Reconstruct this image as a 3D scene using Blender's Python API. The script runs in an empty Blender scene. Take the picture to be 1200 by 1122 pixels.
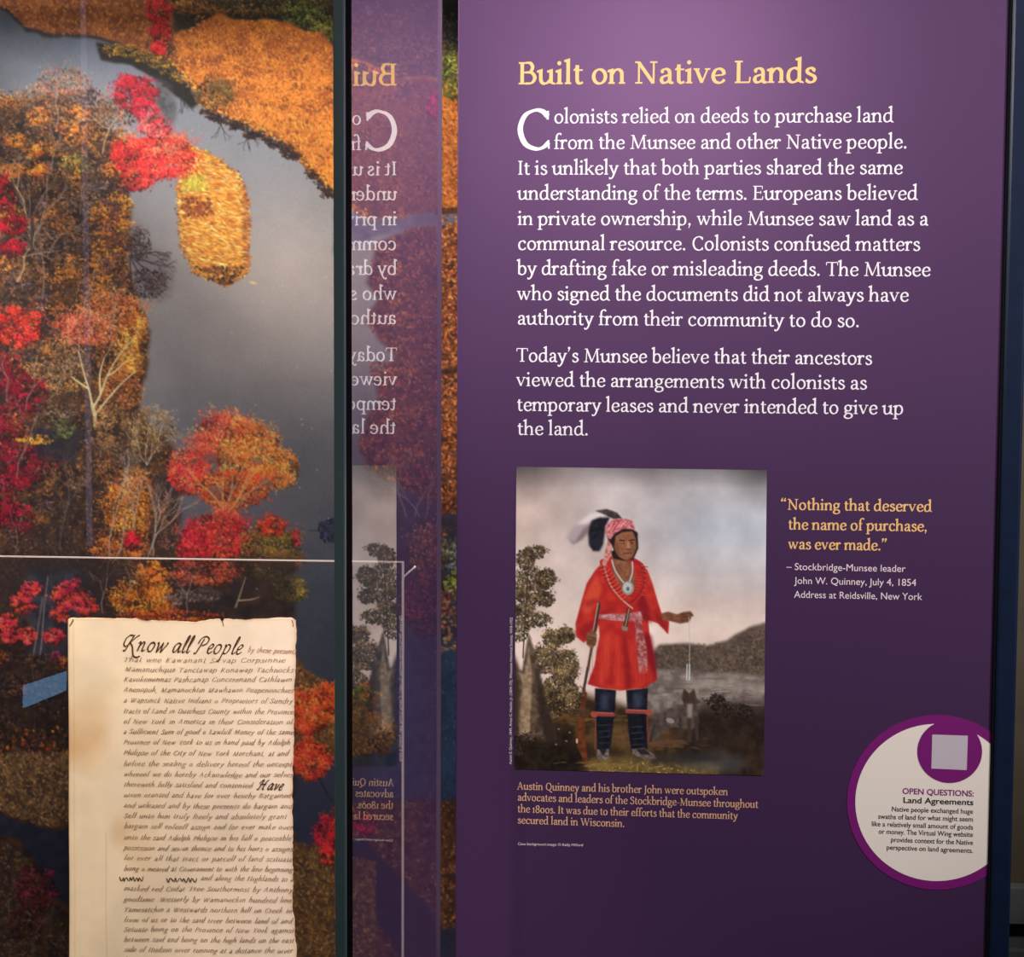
import bpy, math, random
import numpy as np
from mathutils import Vector

C = bpy.context.scene.collection
SC = bpy.context.scene

# ------------------------------------------------------------------ camera
FPX, YAW, PITCH, ROLL = 1900.0, 0.07848, 0.06701, 0.00506
DIST, EYE = 2.2, 1.5
_cy, _sy = math.cos(YAW), math.sin(YAW)
FW = np.array([-_sy*math.cos(PITCH), _cy*math.cos(PITCH), -math.sin(PITCH)])
_r0 = np.array([_cy, _sy, 0.0]); _u0 = np.cross(_r0, FW)
RT = math.cos(ROLL)*_r0 + math.sin(ROLL)*_u0
UP = -math.sin(ROLL)*_r0 + math.cos(ROLL)*_u0
CAM = np.array([0.0, -DIST, EYE])

def at(px, py, y=0.0):
    """point of the vertical plane at depth y seen at a pixel of the photograph (used to measure the place)"""
    d = FW*FPX + RT*(px-600.0) + UP*(561.0-py)
    return CAM + d*((y-CAM[1])/d[1])

def project(P):
    d = P - CAM
    z = d @ FW
    return 600.0 + FPX*(d @ RT)/z, 561.0 - FPX*(d @ UP)/z

cam_data = bpy.data.cameras.new('camera'); cam = bpy.data.objects.new('camera', cam_data); C.objects.link(cam)
cam_data.sensor_fit = 'HORIZONTAL'; cam_data.sensor_width = 36.0; cam_data.lens = 36.0*FPX/1200.0
cam_data.clip_start = 0.05
from mathutils import Matrix
cam.matrix_world = Matrix(((RT[0], UP[0], -FW[0], CAM[0]), (RT[1], UP[1], -FW[1], CAM[1]), (RT[2], UP[2], -FW[2], CAM[2]), (0, 0, 0, 1)))
SC.camera = cam

# ------------------------------------------------------------------ world, lights, exposure
SC.view_settings.view_transform = 'Standard'
SC.view_settings.look = 'None'
SC.view_settings.gamma = 1.0
SC.view_settings.exposure = 0.0
SC.view_settings.use_curve_mapping = False
w = bpy.data.worlds.new('world'); SC.world = w; w.use_nodes = True
w.node_tree.nodes['Background'].inputs[0].default_value = (0.9, 0.9, 1.0, 1)
w.node_tree.nodes['Background'].inputs[1].default_value = 0.05

def spot(name, loc, target, watts, deg, blend=0.8, size=0.06, col=(1, .93, .85)):
    l = bpy.data.lights.new(name, 'SPOT'); l.energy = watts; l.spot_size = math.radians(deg); l.spot_blend = blend
    l.shadow_soft_size = size; l.color = col
    o = bpy.data.objects.new(name, l); C.objects.link(o); o.location = loc
    o.rotation_euler = (Vector(target)-Vector(loc)).to_track_quat('-Z', 'Y').to_euler()
    return o
def area(name, loc, target, watts, sx, sy, col=(1, .95, .9)):
    l = bpy.data.lights.new(name, 'AREA'); l.shape = 'RECTANGLE'; l.size = sx; l.size_y = sy; l.energy = watts; l.color = col
    o = bpy.data.objects.new(name, l); C.objects.link(o); o.location = loc
    o.rotation_euler = (Vector(target)-Vector(loc)).to_track_quat('-Z', 'Y').to_euler()
    return o
spot('panel_spotlight', (0.05, -0.95, 2.10), (0.04, 0, 1.5), 22, 120, 1.0, 0.07, (1, .93, .95))
spot('panel_fill', (2.8, -1.3, 3.1), (0.12, 0, 1.40), 640, 34, .8, 0.12, (1, .93, .93))  # added fill lamp: even light on text and badge, little sheen
spot('mural_spotlight', (-2.1, -1.25, 2.95), (-0.58, 0.30, 1.93), 420, 58, 1.0, 0.12, (1, .95, .92))
spot('deed_spotlight', (-0.95, -1.5, 3.1), (-0.52, -0.42, 1.0), 370, 25, 1.0, 0.08, (1, .90, .80))
area('room_light', (-1.7, -3.6, 3.2), (0, -1.5, 0), 20, 1.6, 1.6)

# ------------------------------------------------------------------ helpers
def mat(name, col, rough=0.6, metal=0.0, spec=0.5, emit=None):
    m = bpy.data.materials.new(name); m.use_nodes = True
    b = m.node_tree.nodes['Principled BSDF']
    b.inputs['Base Color'].default_value = (*col, 1); b.inputs['Roughness'].default_value = rough
    b.inputs['Metallic'].default_value = metal; b.inputs['Specular IOR Level'].default_value = spec
    return m
def lin(r, g, b):
    f = lambda c: (c/255.0/12.92) if c/255.0 <= .04045 else ((c/255.0+.055)/1.055)**2.4
    return (f(r), f(g), f(b))
def noise_mat(name, c1, c2, scale, rough=0.7, bump=0.0, detail=6, spec=0.3, stretch=(1, 1, 1), metal=0.0):
    m = mat(name, c1, rough, metal, spec); nt = m.node_tree; b = nt.nodes['Principled BSDF']
    tc = nt.nodes.new('ShaderNodeTexCoord'); mp = nt.nodes.new('ShaderNodeMapping'); n = nt.nodes.new('ShaderNodeTexNoise'); r = nt.nodes.new('ShaderNodeValToRGB')
    mp.inputs['Scale'].default_value = stretch
    n.inputs['Scale'].default_value = scale; n.inputs['Detail'].default_value = detail
    r.color_ramp.elements[0].color = (*c1, 1); r.color_ramp.elements[1].color = (*c2, 1)
    r.color_ramp.elements[0].position = .3; r.color_ramp.elements[1].position = .7
    nt.links.new(tc.outputs['Object'], mp.inputs['Vector']); nt.links.new(mp.outputs[0], n.inputs['Vector'])
    nt.links.new(n.outputs['Fac'], r.inputs['Fac']); nt.links.new(r.outputs['Color'], b.inputs['Base Color'])
    if bump:
        bp = nt.nodes.new('ShaderNodeBump'); bp.inputs['Strength'].default_value = bump; bp.inputs['Distance'].default_value = 0.002
        nt.links.new(n.outputs['Fac'], bp.inputs['Height']); nt.links.new(bp.outputs['Normal'], b.inputs['Normal'])
    return m
def print_mat(name, rough=0.55, spec=0.3):
    m = mat(name, (.5, .5, .5), rough, 0, spec); nt = m.node_tree
    a = nt.nodes.new('ShaderNodeVertexColor'); a.layer_name = 'ink'
    nt.links.new(a.outputs['Color'], nt.nodes['Principled BSDF'].inputs['Base Color'])
    return m
def glass_mat(name, gain=1.0, tint=(.93, .96, .95)):
    """thin clear sheet: mirror reflection by angle (both faces alike), the rest passes straight through"""
    m = bpy.data.materials.new(name); m.use_nodes = True; nt = m.node_tree; nt.nodes.clear(); N = nt.nodes.new; L = nt.links.new
    out = N('ShaderNodeOutputMaterial'); mix = N('ShaderNodeMixShader'); tr = N('ShaderNodeBsdfTransparent'); gl = N('ShaderNodeBsdfGlossy')
    tr.inputs[0].default_value = (*tint, 1); gl.inputs['Roughness'].default_value = 0.0; gl.inputs[0].default_value = (1, 1, 1, 1)
    ge = N('ShaderNodeNewGeometry'); dot = N('ShaderNodeVectorMath'); dot.operation = 'DOT_PRODUCT'
    L(ge.outputs['Normal'], dot.inputs[0]); L(ge.outputs['Incoming'], dot.inputs[1])
    def M(op, a, b=None):
        n = N('ShaderNodeMath'); n.operation = op
        for i, v in enumerate((a, b)):
            if v is None: continue
            if isinstance(v, (int, float)): n.inputs[i].default_value = v
            else: L(v, n.inputs[i])
        return n.outputs[0]
    c = M('ABSOLUTE', dot.outputs['Value']); q = M('POWER', M('SUBTRACT', 1.0, c), 5.0)
    f = M('MULTIPLY', M('ADD', M('MULTIPLY', q, 0.96), 0.04), gain)
    L(f, mix.inputs['Fac']); L(tr.outputs[0], mix.inputs[1]); L(gl.outputs[0], mix.inputs[2]); L(mix.outputs[0], out.inputs[0])
    return m

def link(name, me, m=None, parent=None, loc=None):
    o = bpy.data.objects.new(name, me); C.objects.link(o)
    if m: 
        me.materials.clear(); me.materials.append(m)
    if parent is not None:
        o.parent = parent; o.location = -parent.location
    return o
def tag(o, label=None, cat=None, group=None, kind=None):
    for k, v in (('label', label), ('category', cat), ('group', group), ('kind', kind)):
        if v: o[k] = v
    return o
def empty(name, loc, label, cat, group=None):
    o = bpy.data.objects.new(name, None); C.objects.link(o); o.location = loc; o.empty_display_size = .1
    return tag(o, label, cat, group)
class MB:
    def __init__(s): s.v = []; s.f = []
    def box(s, x0, y0, z0, x1, y1, z1):
        n = len(s.v)
        s.v += [(x0,y0,z0),(x1,y0,z0),(x1,y1,z0),(x0,y1,z0),(x0,y0,z1),(x1,y0,z1),(x1,y1,z1),(x0,y1,z1)]
        s.f += [tuple(n+i for i in q) for q in ((3,2,1,0),(4,5,6,7),(0,1,5,4),(1,2,6,5),(2,3,7,6),(3,0,4,7))]
        return s
    def poly(s, pts):
        n = len(s.v); s.v += [tuple(p) for p in pts]; s.f.append(tuple(range(n, n+len(pts)))); return s
    def tube(s, a, b, r, n=10):
        a = Vector(a); b = Vector(b); d = (b-a).normalized(); u = d.orthogonal().normalized(); w_ = d.cross(u); k = len(s.v)
        for p in (a, b):
            for i in range(n):
                t = 2*math.pi*i/n; s.v.append(tuple(p+u*(r*math.cos(t))+w_*(r*math.sin(t))))
        for i in range(n):
            j = (i+1) % n; s.f.append((k+i, k+j, k+n+j, k+n+i))
        s.f.append(tuple(k+i for i in reversed(range(n)))); s.f.append(tuple(k+n+i for i in range(n)))
        return s
    def build(s, name, m, parent=None, bevel=0.0):
        me = bpy.data.meshes.new(name); me.from_pydata(s.v, [], s.f); me.update()
        o = link(name, me, m, parent)
        if bevel:
            b = o.modifiers.new('bevel', 'BEVEL'); b.width = bevel; b.segments = 3; b.limit_method = 'ANGLE'
        return o

# ------------------------------------------------------------------ places of the room (metres)
XM = at(535, 434)[0]                    # plane of the display case's side glass
XL = at(535.2, 561)[0]                  # left edge of the text panel
XR = at(1169, 561)[0]                   # right edge of the text panel
MURAL_Y, WALL_Y = 0.30, 0.345
CEIL = 3.3

# ------------------------------------------------------------------ setting
m_wall = noise_mat('wall_paint', lin(90, 80, 64), lin(100, 90, 73), 14, .8, .05)
m_dark = noise_mat('dark_paint', lin(52, 50, 52), lin(60, 58, 60), 14, .85)
m_floor = noise_mat('floor_carpet', lin(58, 56, 58), lin(82, 79, 78), 160, .95, .4)
m_ceil = noise_mat('ceiling_paint', lin(70, 70, 72), lin(78, 78, 80), 18, .9)
X0, X1, Y0 = -3.2, 3.2, -4.6
def struct(name, m, *b):
    o = MB().box(*b).build(name, m); o['kind'] = 'structure'; return o
struct('floor', m_floor, X0-.1, Y0-.1, -.1, X1+.1, WALL_Y+.1, 0)
struct('ceiling', m_ceil, X0-.1, Y0-.1, CEIL, X1+.1, WALL_Y+.1, CEIL+.1)
struct('wall_back', m_wall, X0-.1, WALL_Y, 0, X1+.1, WALL_Y+.1, CEIL)
struct('wall_left', m_dark, X0-.1, Y0, 0, X0, WALL_Y, CEIL)
struct('wall_right', m_dark, X1, Y0, 0, X1+.1, WALL_Y, CEIL)
struct('wall_front', m_dark, X0-.1, Y0-.1, 0, X1+.1, Y0, CEIL)
zr = at(1192, 1040, WALL_Y-.02)[2]
m_rail = noise_mat('wainscot_paint', lin(100, 108, 104), lin(108, 116, 112), 20, .6)
tb = MB().box(XR+.02, WALL_Y-.03, zr-.055, X1, WALL_Y, zr).box(XR+.02, WALL_Y-.012, .12, X1, WALL_Y, zr-.055)
tb.box(XR+.02, WALL_Y-.026, zr-.13, X1, WALL_Y, zr-.10)
o = tb.build('trim_1', m_rail); o['kind'] = 'structure'
o = MB().box(XR+.02, WALL_Y-.02, 0, X1, WALL_Y, .12).build('baseboard_back', m_dark); o['kind'] = 'structure'

# opposite wall, seen only mirrored in the case front: an added glowing slit that makes the lilac band
GY = -0.83
def mirror_at(px, py, y):      # point of the plane y behind the camera that the case front mirrors to this pixel
    a = at(px, py, GY); k = (GY-y)/(GY-CAM[1]); return (a[0]+(a[0]-CAM[0])*k, a[2]+(a[2]-CAM[2])*k)
def glow(name, col, e):
    m = mat(name, (.02, .02, .02), .4); b = m.node_tree.nodes['Principled BSDF']
    b.inputs['Emission Color'].default_value = (*col, 1); b.inputs['Emission Strength'].default_value = e; return m
wa, wb2 = mirror_at(94, -60, Y0+.01), mirror_at(112, 640, Y0+.01)
m_glow = glow('lilac_glow', lin(166, 160, 206), 1.5)
o = MB().box(wa[0], Y0, wb2[1], wb2[0], Y0+.012, wa[1]).build('glow_slit', m_glow); o['kind'] = 'structure'
fr = MB(); t_ = .05
for q in ((wa[0]-t_, wb2[1]-t_, wa[0], wa[1]+t_), (wb2[0], wb2[1]-t_, wb2[0]+t_, wa[1]+t_), (wa[0], wa[1], wb2[0], wa[1]+t_), (wa[0], wb2[1]-t_, wb2[0], wb2[1])):
    fr.box(q[0], Y0, q[1], q[2], Y0+.03, q[3])
o = fr.build('slit_frame', m_dark, o)

# ------------------------------------------------------------------ painting of the printed pictures (ink colours on a fine mesh)
RG = np.random.default_rng(7)
def vnoise(h, w_, cell, seed):
    r = np.random.default_rng(seed); gh, gw = int(h/cell)+3, int(w_/cell)+3
    g = r.random((gh, gw)).astype(np.float32)
    y = np.arange(h)/cell; x = np.arange(w_)/cell
    yi = y.astype(int); xi = x.astype(int); fy = (y-yi)[:, None]; fx = (x-xi)[None]
    fy = fy*fy*(3-2*fy); fx = fx*fx*(3-2*fx)
    a = g[yi][:, xi]; b = g[yi][:, xi+1]; c = g[yi+1][:, xi]; d = g[yi+1][:, xi+1]
    return (a*(1-fx)+b*fx)*(1-fy)+(c*(1-fx)+d*fx)*fy
def fbm(h, w_, cell, seed, octv=4):
    o = 0; amp = 1; tot = 0
    for i in range(octv):
        if cell < 1.0: break
        o = o+amp*vnoise(h, w_, cell, seed+i*31); tot += amp; amp *= .55; cell *= .5
    return o/tot
def rgb(c): return np.array(c, np.float32)/255.0

class Canvas:
    def __init__(s, x0, y0, x1, y1, sc, seed=3):
        s.x0, s.y0, s.sc = x0, y0, sc
        s.w, s.h = int((x1-x0)*sc), int((y1-y0)*sc)
        s.a = np.zeros((s.h, s.w, 3), np.float32)
        s.nx = fbm(s.h, s.w, 26*sc, seed, 5)-.5; s.ny = fbm(s.h, s.w, 26*sc, seed+100, 5)-.5
    def P(s, x, y): return (x-s.x0)*s.sc, (y-s.y0)*s.sc
    def mask(s, pts, warp=0.0, feather=1.0):
        p = np.array([s.P(*q) for q in pts], np.float32); m = warp*s.sc+feather*s.sc*2+2
        xa, ya = np.maximum(np.floor(p.min(0)-m), 0).astype(int); xb, yb = np.ceil(p.max(0)+m).astype(int)
        xb = min(xb, s.w); yb = min(yb, s.h)
        if xb <= xa or yb <= ya: return None, None
        Y, X = np.mgrid[ya:yb, xa:xb].astype(np.float32)
        if warp:
            X = X+s.nx[ya:yb, xa:xb]*2*warp*s.sc; Y = Y+s.ny[ya:yb, xa:xb]*2*warp*s.sc
        acc = np.zeros(X.shape, np.float32)
        offs = ((.25, .25), (.75, .25), (.25, .75), (.75, .75))
        for ox, oy in offs:
            ins = np.zeros(X.shape, bool); x = X+ox; y = Y+oy
            for i in range(len(p)):
                (ax, ay), (bx, by) = p[i], p[i-1]
                if ay == by: continue
                ins ^= ((ay > y) != (by > y)) & (x < (bx-ax)*(y-ay)/(by-ay)+ax)
            acc += ins
        acc /= 4
        k = int(round(feather*s.sc))
        for _ in range(2 if k >= 1 else 0):
            for ax in (0, 1):
                c = np.cumsum(np.pad(acc, [(k+1, k) if i == ax else (0, 0) for i in (0, 1)], mode='edge'), axis=ax)
                n = 2*k+1
                acc = (c[n:]-c[:-n])/n if ax == 0 else (c[:, n:]-c[:, :-n])/n
        return (slice(ya, yb), slice(xa, xb)), acc
    def fill(s, pts, col, col2=None, warp=0.0, feather=.5, alpha=1.0, cell=10, seed=1, grad=None, contrast=1.6):
        sl, m = s.mask(pts, warp, feather)
        if sl is None: return
        c = rgb(col)
        if grad is not None:       # (axis, colour at the far end)
            n = m.shape[0] if grad[0] == 'y' else m.shape[1]
            t = np.linspace(0, 1, n, dtype=np.float32); t = t[:, None, None] if grad[0] == 'y' else t[None, :, None]
            c = c*(1-t)+rgb(grad[1])*t
        elif col2 is not None:
            n = fbm(s.h, s.w, cell*s.sc, seed, 5)[sl]; t = np.clip((n-.5)*contrast*2+.5, 0, 1)[..., None]
            c = c*(1-t)+rgb(col2)*t
        m = (m*alpha)[..., None]
        s.a[sl] = s.a[sl]*(1-m)+c*m
    def dab(s, x, y, rx, ry, ang, col, al=1.0):
        x, y = s.P(x, y); rx *= s.sc; ry *= s.sc; R = max(rx, ry)+1.2
        xa, xb, ya, yb = max(int(x-R), 0), min(int(x+R)+2, s.w), max(int(y-R), 0), min(int(y+R)+2, s.h)
        if xb <= xa or yb <= ya: return
        X = np.arange(xa, xb, dtype=np.float32)[None]-x; Y = np.arange(ya, yb, dtype=np.float32)[:, None]-y
        c, sn = math.cos(ang), math.sin(ang)
        d = np.sqrt(((X*c+Y*sn)/rx)**2+((-X*sn+Y*c)/ry)**2)
        m = (np.clip((1.0-d)*min(rx, ry)+.5, 0, 1)*al)[..., None]
        s.a[ya:yb, xa:xb] = s.a[ya:yb, xa:xb]*(1-m)+col*m
    def line(s, pts, wd, col, al=1.0, taper=1.0):
        p = [s.P(*q) for q in pts]; n = len(p)-1; col = rgb(col)
        for i in range(n):
            (ax, ay), (bx, by) = p[i], p[i+1]
            wdt = wd*s.sc*(1+(taper-1)*i/max(n-1, 1))
            R = wdt+1.5
            xa, xb, ya, yb = max(int(min(ax, bx)-R), 0), min(int(max(ax, bx)+R)+2, s.w), max(int(min(ay, by)-R), 0), min(int(max(ay, by)+R)+2, s.h)
            if xb <= xa or yb <= ya: continue
            X = np.arange(xa, xb, dtype=np.float32)[None]+.5-ax; Y = np.arange(ya, yb, dtype=np.float32)[:, None]+.5-ay
            dx, dy = bx-ax, by-ay; L2 = dx*dx+dy*dy+1e-6
            t = np.clip((X*dx+Y*dy)/L2, 0, 1); d = np.hypot(X-t*dx, Y-t*dy)
            m = (np.clip(wdt/2-d+.5, 0, 1)*min(1, wdt)*al)[..., None]
            s.a[ya:yb, xa:xb] = s.a[ya:yb, xa:xb]*(1-m)+col*m
    def curve(s, pts, wd, col, al=1.0, taper=1.0): s.line(catmull(pts, 6), wd, col, al, taper)
    def sample(s, px, py):
        x = np.clip((px-s.x0)*s.sc-.5, 0, s.w-1.001); y = np.clip((py-s.y0)*s.sc-.5, 0, s.h-1.001)
        xi = x.astype(int); yi = y.astype(int); fx = (x-xi)[..., None]; fy = (y-yi)[..., None]; a = s.a
        return (a[yi, xi]*(1-fx)+a[yi, xi+1]*fx)*(1-fy)+(a[yi+1, xi]*(1-fx)+a[yi+1, xi+1]*fx)*fy
def catmull(p, n):
    p = [p[0]]+list(p)+[p[-1]]; o = []
    for i in range(1, len(p)-2):
        a, b, c, d = (np.array(q, float) for q in p[i-1:i+3])
        for k in range(n):
            t = k/n; o.append(tuple(.5*((2*b)+(c-a)*t+(2*a-5*b+4*c-d)*t*t+(3*b-a-3*c+d)*t**3)))
    o.append(tuple(p[-2])); return o
def pick(pal):
    c = rgb(pal[RG.integers(len(pal))])
    return np.clip(c*RG.uniform(.82, 1.18)+RG.uniform(-.02, .02, 3).astype(np.float32), 0, 1)
def foliage(cv, cx, cy, rx, ry, n, pal, size=2.0, clumps=10, dark=None, under=.4, al=.88, power=.5):
    """a leafy crown: shaded gaps first, then sprays of small leaves around many twig ends"""
    dk = dark or [tuple(int(v*.42) for v in c) for c in pal]
    n = int(n*1.5); size *= .82
    for i in range(int(n*under)):
        a, r = RG.uniform(0, 6.283), RG.uniform(0, 1)**.5*.9
        cv.dab(cx+rx*r*math.cos(a), cy+ry*(r*math.sin(a)+.12), size*RG.uniform(.5, 1.3), size*RG.uniform(.4, .9), RG.uniform(0, 3.14), pick(dk), .6)
    m = clumps*4; k = max(n//m, 3)
    cl = [(RG.uniform(0, 6.283), RG.uniform(0, 1)**power*.92) for _ in range(m)]
    for t, q in sorted(cl, key=lambda c: c[1]*math.sin(c[0])):
        x, y = cx+rx*q*math.cos(t), cy+ry*q*math.sin(t); sg = RG.uniform(.10, .22); br = RG.uniform(.84, 1.3); base = rgb(pal[RG.integers(len(pal))])*br
        for i in range(k):
            dx, dy = RG.normal(0, 1), RG.normal(0, .8)
            c = base*(1-.16*dy)*RG.uniform(.75, 1.25)+RG.uniform(-.03, .03, 3).astype(np.float32)
            cv.dab(x+rx*sg*dx, y+ry*sg*dy, size*RG.uniform(.3, .95), size*RG.uniform(.25, .6), RG.uniform(0, 3.14), np.clip(c, 0, 1), al*RG.uniform(.6, 1))
def scatter(cv, pts, n, pal, size=1.6, asp=.5, ang=None, al=.9):
    p = np.array(pts, float); x0, y0 = p.min(0); x1, y1 = p.max(0); k = 0; g = 0
    while k < n and g < n*8:
        g += 1; x, y = RG.uniform(x0, x1), RG.uniform(y0, y1); ins = False
        for i in range(len(p)):
            (ax, ay), (bx, by) = p[i], p[i-1]
            if (ay > y) != (by > y) and x < (bx-ax)*(y-ay)/(by-ay)+ax: ins = not ins
        if not ins: continue
        k += 1; cv.dab(x, y, size*RG.uniform(.5, 1.4), size*asp*RG.uniform(.6, 1.3), RG.uniform(0, 3.14) if ang is None else ang+RG.normal(0, .25), pick(pal), al)
def twigs(cv, x, y, ang, L, wd, col, depth=4, al=.8, spread=.5):
    x2, y2 = x+L*math.cos(ang), y-L*math.sin(ang); mx, my = (x+x2)/2+RG.normal(0, L*.06), (y+y2)/2+RG.normal(0, L*.06)
    cv.line([(x, y), (mx, my), (x2, y2)], wd, col, al)
    if depth:
        for k in range(2 if RG.random() < .7 else 3):
            twigs(cv, x2, y2, ang+RG.normal(0, spread), L*RG.uniform(.6, .82), wd*.72, col, depth-1, al*.95, spread)

def paint_mural():
    cv = Canvas(-80, -60, 620, 1180, 1.0, 5)
    # water: pale grey in the middle, blue grey above, slate below
    yk = [-60, 30, 110, 180, 300, 420, 520, 600, 700, 800, 960, 1180]
    ck = [(92, 98, 116), (100, 106, 122), (130, 132, 142), (142, 140, 146), (152, 143, 142), (140, 131, 133), (106, 101, 108), (94, 91, 100), (72, 74, 88), (62, 64, 80), (50, 54, 76), (40, 42, 62)]
    ys = np.arange(cv.h)+cv.y0
    for c in range(3): cv.a[:, :, c] = np.interp(ys, yk, [k[c] for k in ck])[:, None]/255
    X = (np.arange(cv.w)+cv.x0)[None, :]; Y = ys[:, None]
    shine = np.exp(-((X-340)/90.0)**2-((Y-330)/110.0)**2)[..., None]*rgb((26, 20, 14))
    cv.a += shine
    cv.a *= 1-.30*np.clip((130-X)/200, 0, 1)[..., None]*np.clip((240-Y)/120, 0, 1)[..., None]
    cv.a += (fbm(cv.h, cv.w, 30, 77, 5)[..., None]-.5)*.05
    cv.a += RG.normal(0, .012, cv.a.shape[:2])[..., None].astype(np.float32)
    cv.a *= 1+(fbm(cv.h, cv.w, 60, 11, 3)[..., None]-.5)*.22*np.clip((Y-380)/200, 0, 1)[..., None]
    cv.fill([(440, 760), (620, 700), (620, 940), (440, 940)], (58, 84, 118), (44, 62, 98), 6, 8, .75, 8)
    scatter(cv, [(500, 760), (560, 760), (560, 940), (500, 940)], 260, [(88, 112, 146), (60, 84, 122), (40, 58, 90)], 2.2, .4, 1.1, .6)
    MAR = [(226, 128, 42), (246, 150, 54), (196, 98, 36), (234, 144, 66), (150, 74, 32), (246, 160, 72), (120, 60, 32)]
    # upper left marsh
    ul = [(-80, -60), (200, -60), (206, 40), (216, 84), (196, 82), (160, 62), (112, 46), (60, 44), (30, 36), (8, 14), (-80, 0)]
    cv.fill(ul, (44, 32, 30), None, 5, 1.2, .85)
    ul2 = [(x, y-5) for x, y in ul]
    cv.fill(ul2, (176, 100, 48), (130, 70, 36), 3, 1, 1, 8)
    scatter(cv, ul2, 3600, [(206, 122, 56), (176, 98, 44), (136, 74, 36), (226, 142, 72), (104, 58, 36)], 1.7, .5, None, .75)
    foliage(cv, 188, 50, 18, 30, 500, [(120, 66, 36), (84, 46, 32), (150, 88, 44), (60, 36, 30)], 2.0, 12)
    # bank between the two marshes
    bk = [(112, 50), (150, 58), (185, 72), (215, 95), (236, 120), (226, 128), (200, 108), (180, 92), (150, 76), (118, 70)]
    cv.fill(bk, (28, 22, 20), None, 4, 1.2)
    for x, y, r in ((132, 58, 9), (150, 60, 10), (168, 66, 10), (185, 72, 10), (200, 80, 11), (214, 88, 11)):
        foliage(cv, x, y, r*1.6, r*.8, 110, [(172, 122, 30), (128, 84, 30), (196, 140, 50), (92, 78, 30)], 1.8, 5)
    # dark shrubs at the top, then the orange marsh on the right
    top = [(190, -60), (620, -60), (620, 60), (391, 60), (330, 30), (250, 24), (206, 44)]
    cv.fill(top, (58, 44, 26), (34, 30, 22), 5, 3, 1, 7)
    foliage(cv, 300, -6, 110, 26, 1500, [(120, 82, 36), (84, 70, 34), (150, 96, 40), (70, 62, 34)], 2.2, 22)
    foliage(cv, 352, 14, 24, 18, 330, [(104, 112, 44), (78, 84, 36), (130, 132, 56)], 2.0, 9)
    foliage(cv, 380, 34, 20, 20, 330, [(106, 114, 44), (80, 86, 36), (132, 122, 50)], 2.0, 8)
    foliage(cv, 235, 4, 34, 18, 400, [(150, 90, 40), (116, 72, 36), (180, 110, 44)], 2.0, 8)
    cv.fill([(391, 20), (620, 20), (620, 110), (391, 80)], (96, 66, 50), (58, 44, 40), 6, 3, 1, 7)
    scatter(cv, [(391, 10), (620, 10), (620, 110), (391, 84)], 1500, [(130, 86, 58), (90, 64, 54), (160, 104, 60), (74, 60, 58), (110, 96, 50)], 1.9, .5)
    rf = [(203, 44), (242, 21), (321, 24), (372, 40), (392, 62), (470, 90), (620, 100), (620, 246), (480, 252), (440, 262), (392, 226), (362, 196), (342, 168), (303, 150), (264, 133), (238, 120), (222, 94), (205, 70)]
    cv.fill([(x-1, y+3) for x, y in rf], (50, 34, 30), (92, 60, 44), 7, 1.2, .8, 4)
    cv.fill(rf, (234, 136, 48), (168, 84, 36), 9, 1.0, 1, 22, contrast=1.3)
    scatter(cv, rf, 12500, MAR, 1.45, .55, None, .7)
    for _ in range(90):
        x = RG.uniform(214, 600); y = RG.uniform(36, np.interp(x, [214, 240, 303, 342, 392, 440], [70, 106, 140, 158, 214, 240]))
        scatter(cv, [(x-9, y-3), (x+9, y-4), (x+8, y+4), (x-8, y+4)], 16, [(120, 62, 34), (96, 52, 34), (150, 76, 30)], 1.5, .6, 1.2, .6)
    scatter(cv, [(392, 150), (392, 230), (350, 176), (300, 146), (240, 116), (240, 100), (330, 130)], 700, [(232, 150, 62), (246, 170, 80), (214, 120, 44)], 1.6, .5, 1.3, .6)
    cv.fill([(396, 84), (517, 96), (517, 250), (440, 258), (396, 230)], (120, 66, 40), (84, 46, 36), 5, 2, .85, 8)
    scatter(cv, [(396, 84), (517, 96), (517, 248), (440, 256), (396, 226)], 2400, [(140, 76, 46), (110, 60, 40), (84, 46, 38), (166, 96, 56)], 1.8, .5, None, .8)
    for _ in range(30): foliage(cv, RG.uniform(410, 516), RG.uniform(4, 110), 9, 7, 40, [(96, 84, 44), (150, 92, 50), (70, 56, 66), (110, 70, 60), (60, 52, 60)], 2.0, 3)
    for a_, b_ in zip(rf[8:18], rf[9:19]):
        for _ in range(40):
            t = RG.random(); foliage(cv, a_[0]+(b_[0]-a_[0])*t+RG.normal(0, 1.5), a_[1]+(b_[1]-a_[1])*t+RG.normal(0, 1.5), 4, 3, 5, MAR, 1.7, 1, under=.4)
    foliage(cv, 250, 108, 26, 18, 420, [(128, 88, 34), (92, 72, 34), (166, 104, 40), (84, 66, 46)], 2.0, 9)
    for _ in range(60):        # dark reflected edge of the marsh
        t = RG.random(); x = 236+t*156; y = np.interp(x, [236, 264, 303, 342, 362, 392], [124, 138, 156, 174, 200, 230])+abs(RG.normal(0, 4))
        foliage(cv, x, y, 7, 4, 18, [(52, 32, 28), (78, 44, 32), (36, 26, 28)], 1.6, 3)
    for x, y in ((222, 108), (214, 112), (258, 146), (290, 158)): twigs(cv, x, y-12, -1.5, 12, 1.4, (44, 34, 34), 3, .8, .4)
    cv.fill([(182, 92), (200, 100), (206, 140), (198, 170), (186, 150)], (62, 56, 58), (92, 88, 92), 6, 3, .8, 5)
    # right hand ground behind the side glass: strip of water, then brush with a creek edge
    cv.fill([(391, 240), (430, 258), (470, 254), (620, 240), (620, 252), (500, 264), (440, 276), (391, 300)], (112, 108, 124), (92, 90, 112), 3, 2, .9)
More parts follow.
